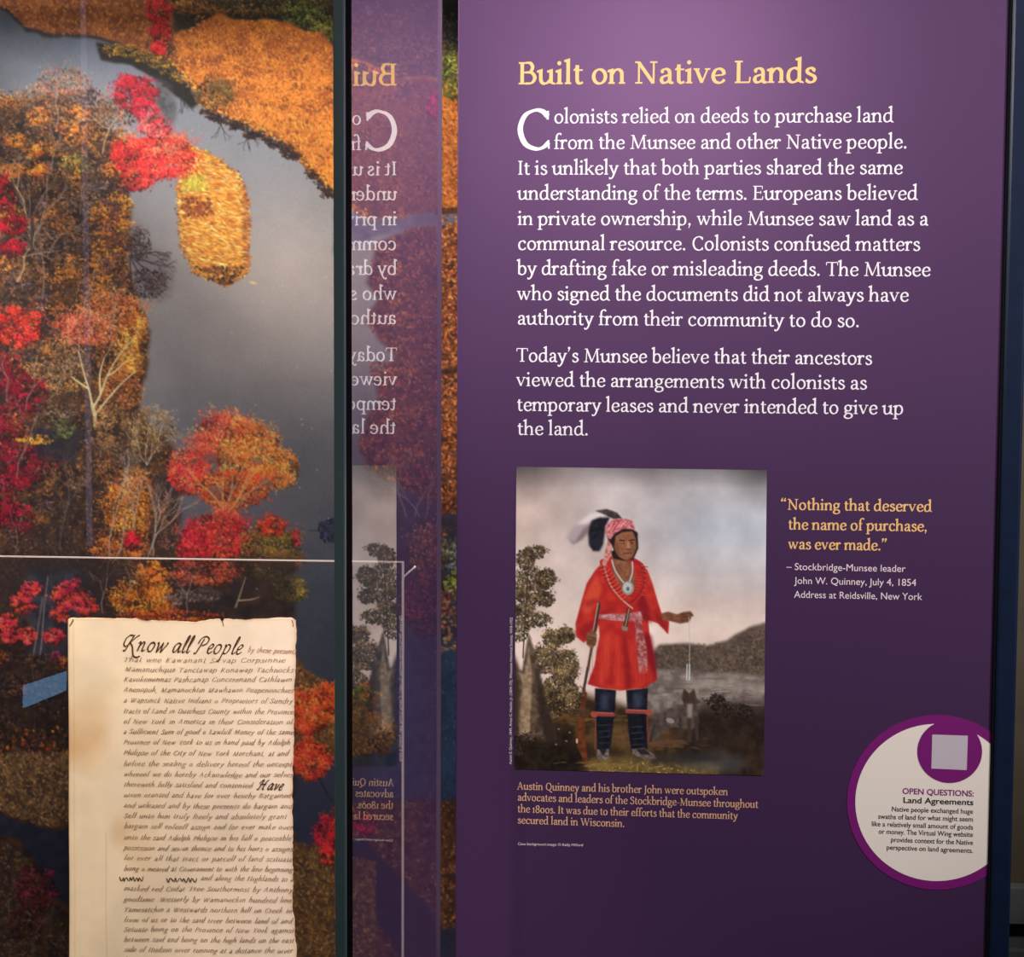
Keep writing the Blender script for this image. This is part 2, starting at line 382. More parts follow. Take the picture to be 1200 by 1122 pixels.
    br = [(620, 250), (540, 260), (480, 268), (440, 284), (432, 330), (446, 350), (428, 380), (450, 400), (466, 418), (452, 432), (440, 440), (446, 470), (430, 490), (420, 520), (430, 550), (470, 575), (520, 600), (620, 610)]
    cv.fill(br, (110, 60, 36), (66, 36, 30), 8, 1.5, 1, 7)
    scatter(cv, br, 5200, [(150, 84, 48), (112, 62, 40), (184, 104, 58), (84, 46, 36), (140, 60, 40)], 2.1, .5)
    for _ in range(40):
        x, y = RG.uniform(446, 600), RG.uniform(290, 560); foliage(cv, x, y, 16, 11, 80, [(170, 92, 46), (140, 72, 42), (192, 112, 60), (120, 54, 40)], 2.0, 5)
    cv.fill([(518, 0), (560, 0), (560, 56), (518, 56)], (22, 24, 20), None, 4, 3)
    foliage(cv, 535, 84, 24, 34, 500, [(128, 142, 52), (92, 110, 40), (160, 160, 74), (70, 84, 34)], 2.3, 12)
    foliage(cv, 470, 40, 70, 34, 700, [(120, 84, 62), (84, 66, 58), (160, 104, 66), (70, 62, 60)], 2.6, 20)
    foliage(cv, 508, 124, 9, 14, 120, [(226, 40, 66), (190, 26, 56)], 2.4, 5)
    scatter(cv, [(516, 120), (600, 120), (600, 640), (516, 640)], 4200, [(216, 128, 62), (188, 98, 44), (150, 76, 36), (230, 150, 84), (96, 50, 30)], 1.8, .6)
    for y in (246, 250, 435, 438, 562, 640): cv.line([(512, y), (560, y-3+RG.uniform(-2, 2))], 4, (52, 30, 26), .7)
    low = [(430, 560), (520, 600), (620, 606), (620, 770), (500, 745), (470, 700), (450, 640)]
    cv.fill(low, (62, 56, 78), (46, 42, 60), 10, 4, .85)
    foliage(cv, 500, 640, 26, 32, 420, [(168, 96, 56), (130, 78, 50), (192, 124, 74)], 2.4, 10)
    foliage(cv, 500, 708, 30, 40, 520, [(124, 60, 56), (150, 70, 62), (96, 50, 60)], 2.4, 12)
    foliage(cv, 536, 650, 22, 22, 300, [(120, 130, 120), (150, 150, 110), (90, 96, 90)], 2.2, 8)
    foliage(cv, 536, 682, 16, 14, 160, [(180, 180, 60), (140, 150, 60)], 2.2, 6)
    scatter(cv, [(516, 690), (590, 690), (590, 765), (516, 765)], 420, [(170, 110, 70), (120, 80, 60), (190, 150, 110), (80, 90, 80)], 2.2, .6)
    for x, a in ((486, 1.2), (476, 1.9), (500, 1.5), (492, 2.2)): twigs(cv, x, 606, a, 26, 1.2, (196, 186, 190), 4, .55, .4)
    lb = [(391, 940), (620, 938), (620, 1180), (391, 1180)]
    cv.fill(lb, (96, 60, 40), (62, 40, 34), 5, 2, 1, 7)
    scatter(cv, lb, 3400, [(130, 84, 52), (100, 62, 44), (156, 104, 64), (74, 46, 38), (120, 56, 48)], 2.1, .55)
    cv.fill([(400, 985), (430, 985), (480, 1040), (520, 1086), (620, 1096), (620, 1180), (500, 1180), (450, 1090), (420, 1050), (400, 1040)], (44, 44, 66), (36, 38, 60), 8, 2, .95)
    foliage(cv, 428, 966, 14, 14, 150, [(200, 30, 66), (150, 24, 56)], 2.4, 5)
    foliage(cv, 424, 812, 12, 10, 120, [(90, 140, 40), (60, 110, 36)], 2.2, 5)
    foliage(cv, 420, 830, 26, 30, 330, [(214, 96, 44), (236, 124, 60), (180, 70, 40)], 2.4, 9)
    foliage(cv, 432, 862, 34, 26, 420, [(168, 104, 52), (196, 124, 64), (128, 76, 42)], 2.4, 10)
    # the island
    isl = [(217, 170), (250, 185), (279, 208), (288, 242), (288, 317), (266, 332), (230, 318), (213, 285), (209, 222)]
    cv.fill([(x, y+3) for x, y in isl], (66, 46, 40), None, 3, 1.2)
    cv.fill(isl, (234, 160, 62), (200, 112, 40), 3, .8, 1, 7)
    for k in range(len(isl)):
        (ax, ay), (bx, by) = isl[k-1], isl[k]
        for _ in range(46):
            t = RG.random(); foliage(cv, ax+(bx-ax)*t+RG.normal(0, 1.6), ay+(by-ay)*t+RG.normal(0, 1.6), 3.4, 2.6, 4, [(226, 146, 62), (190, 106, 46), (150, 84, 44), (244, 180, 96)], 1.7, 1, under=.3)
    scatter(cv, isl, 2600, [(250, 186, 88), (236, 150, 52), (206, 112, 44), (255, 220, 140), (170, 84, 38), (244, 170, 60)], 2.5, .26, .25, .85)
    scatter(cv, [(212, 232), (244, 230), (250, 250), (214, 256)], 130, [(150, 76, 40), (120, 60, 36), (176, 92, 44)], 2.2, .6)
    scatter(cv, [(214, 206), (240, 204), (244, 224), (214, 226)], 110, [(202, 180, 60), (170, 150, 52), (222, 200, 96)], 2.2, .6)
    scatter(cv, [(228, 312), (288, 312), (270, 334), (246, 330)], 150, [(100, 56, 34), (150, 84, 44), (60, 40, 34)], 2.0, .6)
    scatter(cv, [(283, 210), (292, 235), (292, 318), (286, 318)], 140, [(176, 96, 46), (130, 74, 46), (214, 132, 66)], 2.2, .4, .2)
    # west bank woods
    wb = [(-80, 128), (10, 122), (30, 118), (60, 112), (96, 120), (124, 146), (144, 168), (160, 190), (152, 228), (150, 250), (152, 320), (162, 360), (176, 392), (172, 430), (164, 474), (176, 500), (206, 530), (214, 570), (212, 640), (300, 650), (345, 690), (345, 790), (345, 1180), (-80, 1180)]
    cv.fill(wb, (84, 54, 36), (44, 30, 28), 7, 1.5, 1, 9, contrast=2)
    BR = [(128, 82, 48), (160, 98, 50), (96, 64, 42), (184, 112, 52), (74, 50, 38), (146, 92, 66)]
    scatter(cv, [(0, 120), (60, 95), (120, 110), (150, 200), (150, 330), (170, 400), (165, 470), (210, 560), (210, 730), (-60, 730), (-60, 120)], 7500, BR, 1.9, .5, None, .7)
    for _ in range(330):
        x, y = RG.uniform(-60, 172), RG.uniform(110, 720)
        if x > np.interp(y, [110, 150, 230, 320, 390, 470, 560, 720], [120, 148, 145, 145, 170, 158, 205, 212]): continue
        k = RG.random(); pal = BR if k < .25 else [(122, 94, 98), (96, 74, 84), (150, 118, 112), (72, 56, 66)] if k < .38 else [(44, 32, 34), (62, 44, 40), (36, 30, 40)] if k < .6 else [(186, 104, 44), (160, 84, 40), (206, 124, 56)] if k < .8 else [(120, 92, 76), (146, 112, 88), (100, 78, 70)]
        foliage(cv, x, y, RG.uniform(9, 20), RG.uniform(7, 14), 70, pal, 1.8, 5)
        if k > .86: twigs(cv, x, y+14, 1.57+RG.normal(0, .4), RG.uniform(12, 22), 1.1, (168, 144, 124), 4, .5, .45)
    foliage(cv, 62, 116, 44, 22, 330, [(150, 104, 70), (120, 84, 64), (176, 120, 74)], 1.7, 12, al=.6, under=.25); foliage(cv, 124, 134, 22, 26, 260, [(166, 112, 70), (130, 92, 66)], 1.7, 9, al=.6, under=.2)
    foliage(cv, 22, 128, 26, 14, 200, [(120, 84, 56), (150, 100, 60), (70, 52, 46)], 1.7, 8)
    foliage(cv, 75, 96, 36, 20, 420, [(196, 100, 78), (170, 84, 66), (206, 130, 84), (160, 120, 80)], 1.7, 12, al=.65)
    for _ in range(70):
        x, y = RG.uniform(-50, 150), RG.uniform(120, 330)
        foliage(cv, x, y, 17, 11, 75, [BR, [(206, 116, 44), (184, 96, 38), (224, 136, 60)], [(104, 76, 62), (132, 96, 76), (86, 66, 62)]][RG.integers(3)], 1.9, 5)
    for x, y in ((20, 165), (45, 135), (92, 132), (40, 178), (82, 150), (16, 200), (42, 200), (132, 200)):
        foliage(cv, x, y, 14, 10, 120, [(222, 116, 40), (236, 142, 60), (196, 92, 36)], 2.0, 5)
    foliage(cv, 88, 190, 20, 12, 170, [(150, 126, 50), (176, 142, 58), (110, 92, 44)], 2.0, 6)
    for x, y, a in ((40, 278, 1.2), (38, 290, 1.7), (60, 200, 1.4), (30, 250, 1.9), (55, 300, 1.0), (120, 180, 1.3), (66, 150, 1.6), (20, 330, 1.3), (50, 350, 1.5)):
        twigs(cv, x, y, a, 30, 1.8, [(176, 156, 128), (150, 128, 116), (196, 172, 136)][RG.integers(3)], 4, .7)
    cv.line([(37, 296), (38, 250)], 3, (70, 52, 46), .9)
    RED = [(180, 14, 36), (154, 12, 34), (206, 30, 44), (128, 10, 30)]
    foliage(cv, 4, 225, 14, 24, 220, RED, 2.2, 7); foliage(cv, 15, 262, 16, 14, 220, RED, 2.2, 6); foliage(cv, 14, 290, 16, 12, 200, RED, 2.2, 6)
    foliage(cv, 20, 382, 32, 26, 560, [(214, 36, 30), (190, 22, 34), (232, 62, 44)], 2.2, 12)
    # orange wood at the water's edge
    og = [(120, 240), (148, 250), (152, 320), (164, 362), (176, 400), (168, 470), (150, 480), (110, 420), (100, 330)]
    scatter(cv, og, 1100, [(206, 120, 44), (226, 144, 56), (166, 92, 40), (130, 72, 40), (96, 56, 40)], 1.7, .5)
    for _ in range(40): foliage(cv, RG.uniform(112, 150), RG.uniform(225, 330), 9, 8, 40, [[(146, 84, 48), (116, 66, 44), (90, 54, 44)], [(220, 140, 56), (196, 112, 44)], [(120, 72, 66), (90, 56, 58)]][RG.integers(3)], 1.8, 3)
    foliage(cv, 128, 372, 50, 34, 1300, [(244, 108, 60), (250, 136, 84), (226, 88, 52), (246, 150, 78)], 2.0, 18)
    foliage(cv, 90, 384, 34, 24, 560, [(244, 96, 68), (250, 136, 110), (222, 84, 60)], 2.0, 10, al=.8)
    foliage(cv, 155, 400, 18, 44, 560, [(238, 140, 48), (246, 160, 72), (206, 110, 44)], 2.0, 10)
    foliage(cv, 70, 430, 44, 34, 700, [(150, 100, 54), (176, 122, 66), (116, 78, 48), (190, 134, 80)], 1.9, 14)
    foliage(cv, 140, 455, 26, 28, 420, [(180, 96, 48), (206, 120, 56), (140, 76, 44)], 1.9, 9)
    # crimson wood on the left
    CR = [(136, 12, 34), (112, 8, 30), (160, 22, 46), (88, 10, 28)]
    for x, y, rx, ry, n in ((8, 440, 26, 26, 380), (34, 462, 24, 22, 380), (6, 500, 26, 30, 420), (30, 545, 34, 26, 520), (6, 580, 22, 34, 380), (22, 610, 20, 24, 300), (-40, 520, 40, 110, 900)):
        foliage(cv, x, y, rx, ry, n, CR, 2.2, 9, [(44, 10, 22), (30, 12, 20)])
    cv.fill([(36, 500), (96, 500), (92, 540), (44, 538)], (28, 28, 46), (44, 38, 46), 6, 3, .85)
    foliage(cv, 40, 515, 22, 6, 110, [(206, 130, 36), (224, 152, 56)], 2.0, 5)
    foliage(cv, 72, 502, 16, 14, 150, [(92, 96, 56), (120, 112, 66), (70, 74, 48)], 2.0, 5)
    cv.fill([(0, 640), (120, 560), (140, 700), (110, 720), (0, 720)], (40, 28, 30), (66, 46, 40), 8, 5, .75)
    scatter(cv, [(0, 620), (110, 540), (130, 720), (0, 720)], 900, [(96, 66, 48), (64, 44, 38), (124, 84, 52), (48, 34, 34)], 1.9, .5)
    # pale bare tree
    cv.line([(112, 500), (111, 486), (108, 474)], 4.5, (200, 178, 130), .95)
    for pts in ([(109, 478), (118, 462), (126, 440), (140, 416), (156, 398)], [(112, 486), (126, 468), (142, 450), (158, 436)], [(108, 474), (104, 456), (98, 436), (92, 412)], [(104, 456), (92, 448), (84, 442)], [(118, 462), (117, 440), (122, 420)], [(126, 440), (134, 436), (146, 424)]):
        cv.curve(pts, 2.6, (214, 192, 142), .95, .45)
        x, y = pts[-1]; twigs(cv, x, y, 1.1+RG.normal(0, .4), 10, 1.0, (200, 176, 134), 3, .6)
    for x, y, a, L in ((20, 560, 1.3, 34), (70, 640, 1.4, 36), (78, 600, 1.5, 30), (30, 480, 1.2, 30), (8, 470, 1.5, 26), (55, 470, 1.0, 28), (16, 660, 1.5, 40), (100, 350, 1.2, 26), (130, 400, 1.5, 24)):
        twigs(cv, x, y, a, L, 1.5, [(150, 126, 118), (120, 98, 92), (172, 148, 120)][RG.integers(3)], 4, .6)
    # tan tree, orange tree and the dark gap beside the big red maple
    foliage(cv, 176, 505, 34, 30, 700, [(190, 146, 92), (164, 120, 76), (206, 162, 106), (140, 100, 68)], 1.6, 14, al=.7)
    for a in (1.0, 1.3, 1.6, 2.0): twigs(cv, 172, 545, a, 22, 1.2, (204, 184, 158), 4, .6, .4)
    foliage(cv, 128, 500, 22, 30, 420, [(150, 104, 60), (116, 80, 52), (174, 124, 74)], 1.8, 9)
    foliage(cv, 158, 590, 40, 38, 1200, [(228, 128, 40), (240, 150, 58), (196, 98, 40), (170, 80, 44)], 2.0, 18)
    foliage(cv, 140, 640, 34, 26, 560, [(206, 104, 48), (170, 78, 46), (222, 128, 60)], 1.9, 10)
    cv.fill([(176, 560), (205, 556), (214, 600), (206, 650), (180, 648)], (44, 36, 42), (64, 50, 50), 6, 4, .8)
    foliage(cv, 190, 612, 20, 34, 330, [(128, 76, 56), (96, 58, 48), (150, 92, 66)], 1.8, 8)
    for x, y, a, L in ((128, 655, 1.45, 44), (132, 660, 1.25, 40), (150, 640, 1.3, 30), (172, 655, 1.2, 30), (180, 650, 1.5, 28)):
        twigs(cv, x, y, a, L, 2.0, (186, 162, 146), 4, .65, .35)
    foliage(cv, 155, 632, 10, 12, 130, [(220, 30, 50), (190, 20, 46)], 2.2, 4)
    # crimson and scarlet maples over the river
    foliage(cv, 158, 108, 27, 24, 800, [(168, 14, 34), (196, 28, 44), (134, 10, 32), (190, 26, 34)], 2.0, 14)
    foliage(cv, 172, 132, 16, 12, 220, [(200, 40, 62), (226, 76, 80), (170, 26, 50)], 2.0, 6)
    for a in (.7, 1.1, 1.5, 2.1): twigs(cv, 162, 172, a, 20, 1.3, (240, 150, 130), 3, .6, .4)
    foliage(cv, 150, 180, 22, 20, 450, [(232, 40, 40), (214, 24, 40), (244, 80, 60)], 2.2, 9)
    foliage(cv, 188, 180, 44, 28, 1500, [(240, 52, 38), (250, 84, 56), (226, 34, 44), (248, 110, 74)], 2.2, 20)
    foliage(cv, 160, 205, 20, 18, 420, [(226, 40, 40), (240, 74, 52), (196, 30, 40)], 2.2, 8)
    foliage(cv, 182, 148, 20, 14, 300, [(230, 70, 74), (240, 106, 90), (200, 46, 56)], 2.0, 7)
    for x, y, rx, ry in ((186, 10, 16, 18), (188, 36, 12, 16), (186, 56, 9, 8)): foliage(cv, x, y, rx, ry, 240, [(200, 26, 34), (222, 50, 44), (150, 18, 30)], 2.1, 7)
    # dark reflected tree in the shallows
    cv.fill([(152, 268), (166, 262), (176, 290), (196, 300), (206, 330), (190, 350), (164, 338), (152, 310)], (88, 72, 80), None, 9, 6, .4)
    for a in (-.3, -.7, -1.1, -1.5, .2): twigs(cv, 152, 300, a, 19, 1.8, (64, 46, 50), 4, .75, .55)
    foliage(cv, 172, 330, 26, 20, 420, [(76, 56, 56), (96, 72, 68), (60, 44, 50)], 1.5, 11, al=.6)
    foliage(cv, 164, 286, 14, 20, 240, [(66, 48, 50), (88, 64, 60)], 1.5, 6, al=.7)
    # big maple
    foliage(cv, 222, 550, 28, 30, 800, [(240, 70, 56), (226, 48, 52), (248, 104, 66)], 2.2, 14)
    foliage(cv, 262, 512, 40, 32, 1300, [(248, 92, 60), (240, 66, 56), (252, 130, 80)], 2.2, 18)
    foliage(cv, 292, 528, 42, 40, 1500, [(252, 128, 52), (244, 96, 50), (255, 156, 78)], 2.2, 20)
    foliage(cv, 330, 550, 22, 22, 500, [(248, 130, 46), (240, 96, 44), (250, 160, 80)], 2.0, 9)
    foliage(cv, 274, 570, 46, 26, 1100, [(240, 96, 40), (226, 66, 40), (246, 126, 56)], 2.1, 15)
    for x, y, rx, ry in ((246, 538, 9, 7), (312, 566, 7, 6), (252, 576, 8, 6), (302, 540, 6, 5)): cv.dab(x, y, rx, ry, .4, rgb((118, 92, 92)), .55)
    for a in (.9, 1.3, 1.7, 2.1): twigs(cv, 264, 604, a, 24, 1.8, (214, 178, 110), 4, .6, .35)
    foliage(cv, 252, 628, 44, 34, 1500, [(228, 56, 40), (206, 36, 42), (240, 90, 54), (180, 30, 40)], 2.2, 18)
    foliage(cv, 225, 640, 20, 30, 500, [(190, 34, 46), (160, 26, 44), (214, 60, 56)], 2.2, 8)
    foliage(cv, 318, 645, 38, 36, 1300, [(112, 92, 40), (140, 104, 44), (150, 72, 40), (88, 74, 38)], 2.1, 18)
    foliage(cv, 336, 690, 24, 18, 420, [(120, 100, 46), (150, 122, 58), (96, 80, 42)], 2.1, 8)
    foliage(cv, 318, 615, 18, 14, 240, [(206, 44, 40), (226, 80, 44)], 2.1, 6)
    foliage(cv, 346, 630, 6, 11, 60, [(206, 36, 56), (226, 60, 60)], 1.8, 4)
    foliage(cv, 385, 620, 14, 16, 200, [(48, 48, 72), (64, 62, 86), (36, 36, 56)], 2.0, 7); cv.line([(362, 622), (384, 622)], 1.2, (50, 50, 60), .8)
    # the wood behind and beside the deed
    cv.fill([(-80, 655), (345, 655), (345, 740), (-80, 740)], (62, 48, 50), (42, 34, 40), 3, 3, .55)
    cv.fill([(30, 668), (100, 666), (112, 720), (90, 800), (34, 800)], (66, 70, 84), (44, 44, 56), 7, 5, .8)
    for x, y, rx, ry, n in ((26, 706, 14, 14, 200), (36, 690, 12, 10, 130), (80, 694, 22, 18, 420), (100, 710, 14, 12, 200), (8, 728, 12, 12, 160), (62, 746, 14, 10, 180), (70, 720, 12, 10, 140), (30, 745, 14, 10, 170), (10, 745, 10, 10, 100)):
        foliage(cv, x, y, rx, ry, n, [(214, 50, 70), (190, 36, 66), (230, 84, 74), (226, 70, 40)], 2.2, 6)
    foliage(cv, 66, 772, 7, 9, 90, [(214, 40, 90), (180, 40, 120)], 2.2, 4)
    for pts in ([(41, 860), (41, 800), (48, 760), (52, 710), (56, 676)], [(41, 806), (38, 780), (44, 740), (50, 700)], [(42, 802), (54, 782), (62, 764)]): cv.curve(pts, 2.2, (150, 128, 128), .75, .6)
    foliage(cv, 166, 700, 40, 22, 800, [(232, 116, 36), (244, 140, 52), (196, 84, 40)], 2.2, 14)
    foliage(cv, 178, 670, 20, 14, 280, [(236, 122, 44), (222, 96, 40)], 2.2, 6)
    foliage(cv, 240, 672, 40, 16, 500, [(190, 70, 48), (214, 96, 60), (150, 60, 50)], 2.0, 9)
    foliage(cv, 200, 722, 60, 8, 300, [(232, 116, 36), (206, 60, 44)], 2.0, 9)
    foliage(cv, 225, 700, 34, 12, 260, [(110, 84, 84), (84, 62, 66), (140, 110, 106)], 1.8, 8)
    for pts in ([(276, 712), (282, 695), (288, 676)], [(280, 704), (294, 703), (304, 700)]): cv.curve(pts, 1.5, (210, 178, 140), .8, .5)
    for x, a in ((140, 1.2), (200, 1.0), (220, 1.6), (120, 1.5)): twigs(cv, x, 718, a, 22, 1.3, (186, 160, 150), 4, .6)
    cv.fill([(-80, 760), (90, 770), (90, 900), (-80, 900)], (34, 26, 28), (56, 40, 34), 8, 6, .8)
    scatter(cv, [(-60, 780), (90, 780), (90, 905), (-60, 905)], 900, [(74, 52, 42), (56, 40, 38), (104, 64, 42), (44, 34, 36)], 1.9, .6)
    scatter(cv, [(-40, 850), (90, 850), (90, 890), (-40, 890)], 60, [(206, 120, 46), (180, 70, 40)], 2.2, .7)
    bg = [(-80, 885), (90, 880), (90, 960), (60, 970), (30, 962), (0, 950), (-80, 940)]
    for _ in range(60):
        k = RG.random(); foliage(cv, RG.uniform(-60, 92), RG.uniform(770, 890), RG.uniform(8, 18), RG.uniform(6, 12), 50, [(92, 62, 48), (64, 46, 42), (120, 76, 48)] if k < .6 else [(52, 42, 52), (70, 56, 62)] if k < .85 else [(170, 70, 40), (196, 110, 48)], 2.0, 4, al=.7)
    cv.fill(bg, (128, 92, 58), (80, 58, 44), 7, 2, 1, 7, contrast=1.8)
    scatter(cv, bg, 1700, [(160, 112, 70), (128, 90, 58), (92, 66, 50), (184, 136, 90), (70, 50, 44)], 1.9, .5)
    nv = [(-80, 944), (0, 954), (30, 966), (60, 974), (90, 970), (90, 1070), (60, 1050), (40, 1006), (20, 986), (-80, 970)]
    cv.fill(nv, (36, 38, 58), (48, 48, 66), 6, 2, .95)
    lw = [(-80, 985), (10, 988), (34, 1008), (54, 1048), (90, 1110), (90, 1180), (-80, 1180)]
    cv.fill(lw, (84, 60, 44), (54, 42, 40), 5, 2, 1, 6)
    scatter(cv, lw, 1900, [(110, 80, 56), (84, 60, 48), (130, 94, 60), (60, 46, 44)], 2.0, .55)
    foliage(cv, 42, 1040, 26, 28, 330, [(120, 30, 48), (96, 26, 44), (146, 46, 58)], 2.2, 9, al=.75)
    foliage(cv, 30, 1080, 22, 22, 220, [(96, 40, 46), (80, 34, 42)], 2.2, 7, al=.7)
    twigs(cv, 38, 1130, 1.5, 30, 1.6, (120, 90, 90), 4, .6)
    for x, y in ((10, 1060), (24, 940), (60, 945), (8, 900), (70, 1090), (376, 1060), (362, 1110), (386, 1040)): twigs(cv, x, y+20, 1.5+RG.normal(0, .2), 16, 1.1, (150, 122, 104), 4, .5, .5)
    # between the deed and the post
    rg = [(335, 764), (352, 776), (366, 790), (391, 806), (430, 830), (430, 880), (335, 900)]
    cv.fill(rg, (120, 78, 42), (78, 54, 38), 4, 2, 1, 6)
    scatter(cv, rg, 900, [(150, 104, 58), (118, 82, 48), (176, 120, 66), (84, 62, 44)], 1.9, .5)
    foliage(cv, 362, 832, 28, 28, 1000, [(240, 86, 36), (226, 58, 40), (248, 112, 56)], 2.3, 14)
    foliage(cv, 390, 816, 18, 20, 420, [(240, 96, 40), (230, 64, 40)], 2.3, 8)
    foliage(cv, 364, 888, 24, 26, 800, [(234, 66, 40), (246, 96, 50), (206, 44, 40)], 2.3, 12)
    cv.line([(374, 912), (384, 932), (396, 948)], 2, (48, 34, 36), .9)
    foliage(cv, 384, 980, 16, 28, 420, [(206, 26, 46), (230, 60, 50), (170, 20, 44)], 2.2, 9)
    rb = [(335, 985), (372, 992), (391, 1000), (440, 1010), (440, 1180), (335, 1180)]
    cv.fill(rb, (108, 74, 42), (70, 48, 36), 4, 2, 1, 6)
    scatter(cv, rb, 1900, [(138, 98, 56), (108, 74, 46), (160, 114, 66), (78, 54, 40)], 1.9, .5)
    foliage(cv, 384, 1000, 10, 14, 160, [(206, 30, 46), (232, 64, 50)], 2.2, 5)
    for _ in range(26):
        x, y = RG.uniform(240, 390), RG.uniform(300, 720); cv.dab(x, y, .9, .7, 0, rgb((206, 204, 206)), .7)
    cv.dab(296, 331, 4, 1.6, .2, rgb((230, 190, 130)), .9)
    cv.a = np.clip(cv.a, 0, 1)
    return cv

def paint_portrait():
    cv = Canvas(600, 544, 902, 914, 2.0, 9)
    H = cv.h; X = (np.arange(cv.w)/2+600)[None]; Y = (np.arange(cv.h)/2+544)[:, None]
    n = fbm(cv.h, cv.w, 110, 4, 5)[..., None]; n2 = fbm(cv.h, cv.w, 60, 14, 5)[..., None]
    t = np.clip((Y-546)/200, 0, 1)[..., None]
    cv.a[:] = rgb((176, 166, 166))*(1-t)+rgb((234, 212, 200))*t
    blue = np.clip((X-700)/130, 0, 1)[..., None]*np.clip(1-abs(Y-620)/90, 0, 1)[..., None]
    cv.a += blue*(rgb((168, 178, 192))-cv.a)*.85
    warm = np.clip((700-X)/90, 0, 1)[..., None]*np.clip(1-abs(Y-600)/110, 0, 1)[..., None]
    cv.a += warm*(rgb((186, 160, 146))-cv.a)*.7
    cv.a += (n-.5)*.26+(n2-.5)*.09
    edge = np.clip((Y-546)/26, 0, 1)*.35+.65; cv.a *= edge[..., None]
    corner = np.clip(1-np.hypot((X-899)/60, (Y-546)/60), 0, 1)[..., None]; cv.a *= 1-.45*corner
    corner = np.clip(1-np.hypot((X-604)/60, (Y-546)/50), 0, 1)[..., None]; cv.a *= 1-.4*corner
    # far shore, lake and ground
    sh = [(760, 770), (775, 752), (800, 752), (830, 756), (855, 750), (870, 738), (902, 728), (902, 800), (760, 800)]
    cv.fill(sh, (96, 80, 70), (70, 58, 50), 4, 1.5, .95, 7)
    scatter(cv, [(772, 756), (860, 752), (902, 734), (902, 796), (772, 792)], 900, [(110, 92, 78), (80, 66, 54), (64, 52, 44), (124, 106, 90)], 1.8, .7, None, .5)
    cv.fill([(760, 782), (902, 792), (902, 850), (740, 850)], (150, 138, 130), (110, 98, 92), 2, 2, 1, 8)
    cv.fill([(800, 795), (902, 800), (902, 812), (800, 804)], (172, 158, 146), None, 2, 2, .5)
    cv.fill([(600, 800), (640, 806), (720, 820), (770, 838), (830, 836), (902, 840), (902, 914), (600, 914)], (88, 66, 36), (52, 38, 26), 6, 4, 1, 10)
    cv.fill([(820, 824), (902, 820), (902, 914), (780, 914), (800, 870)], (34, 24, 22), (54, 40, 32), 6, 7, .85, 8)
    cv.fill([(600, 840), (660, 850), (690, 885), (680, 914), (600, 914)], (20, 14, 12), (44, 32, 22), 6, 6, .95, 8)
    cv.fill([(690, 850), (770, 846), (800, 866), (760, 880), (690, 876)], (112, 82, 48), (84, 60, 40), 4, 4, .8, 6)
    cv.fill([(690, 888), (790, 886), (850, 898), (840, 912), (690, 912)], (128, 106, 58), (98, 80, 48), 3, 3, .9, 5)
    cv.fill([(800, 890), (850, 880), (880, 890), (860, 906), (800, 902)], (84, 84, 88), None, 4, 5, .6)
    scatter(cv, [(690, 896), (780, 892), (830, 908), (690, 910)], 160, [(180, 152, 84), (150, 124, 70), (110, 90, 50)], 1.6, .5)
    cv.fill([(762, 886), (810, 880), (850, 888), (810, 896), (764, 896)], (40, 38, 42), None, 2, 3, .7)
    for x, y, rx, ry, c in ((700, 842, 50, 6, (120, 88, 44)), (650, 838, 30, 6, (104, 74, 40)), (740, 868, 44, 6, (112, 80, 52)), (712, 896, 40, 5, (140, 112, 60)), (786, 872, 40, 5, (104, 74, 54))):
        for _ in range(60): cv.dab(x+RG.normal(0, rx*.5), y+RG.normal(0, ry*.5), RG.uniform(3, 8), RG.uniform(.6, 1.4), RG.normal(0, .15), pick([c]), .45)
    for _ in range(70): cv.dab(RG.uniform(770, 900), RG.uniform(790, 830), RG.uniform(4, 12), RG.uniform(.5, 1.1), RG.normal(0, .05), pick([(168, 156, 146), (132, 120, 112), (104, 92, 86)]), .4)
    # trees on the left
    DK = [(78, 62, 40), (60, 48, 32), (100, 82, 54), (120, 100, 68)]
    for x, y, rx, ry, nn in ((616, 652, 12, 14, 170), (628, 645, 14, 9, 130), (622, 680, 24, 20, 420), (640, 676, 14, 12, 200), (612, 705, 18, 14, 260), (638, 700, 14, 10, 170), (630, 724, 18, 10, 170), (608, 730, 14, 22, 220)):
        foliage(cv, x, y, rx, ry, int(nn*.8), DK, 1.9, 7, al=.85, under=.8)
    cv.line([(613, 770), (617, 700), (620, 655)], 1.6, (66, 50, 36), .9)
    for x, y, rx, ry, nn in ((650, 746, 16, 12, 190), (664, 742, 12, 10, 150), (640, 770, 22, 18, 420), (664, 778, 16, 22, 330), (656, 806, 24, 22, 480), (640, 826, 26, 18, 420), (672, 820, 14, 16, 240)):
        foliage(cv, x, y, rx, ry, nn, [(124, 102, 68), (98, 78, 52), (150, 126, 88), (80, 62, 44)], 1.9, 8, al=.8, under=.9)
    cv.fill([(600, 760), (612, 790), (606, 860), (600, 860)], (60, 44, 34), None, 3, 2)
    st = [(606, 868), (608, 800), (603, 782), (612, 786), (616, 762), (620, 742), (626, 760), (636, 800), (646, 840), (654, 870)]
    cv.fill(st, (104, 86, 70), (70, 54, 42), 2, .8, 1, 5)
    cv.fill([(608, 860), (612, 800), (607, 786), (615, 790), (620, 756), (624, 790), (622, 860)], (176, 152, 122), (140, 116, 90), 1.5, .8, .9, 4)
    cv.fill([(628, 780), (640, 820), (656, 872), (640, 874), (632, 830)], (40, 30, 26), None, 2, 2, .8)
    foliage(cv, 606, 872, 30, 16, 240, [(48, 34, 24), (70, 50, 34), (30, 22, 18)], 1.8, 7)
    for x, y in ((655, 854), (664, 868), (652, 872), (668, 858)): cv.dab(x, y, 1.5, 1.1, 0, rgb((150, 140, 128)), .7)
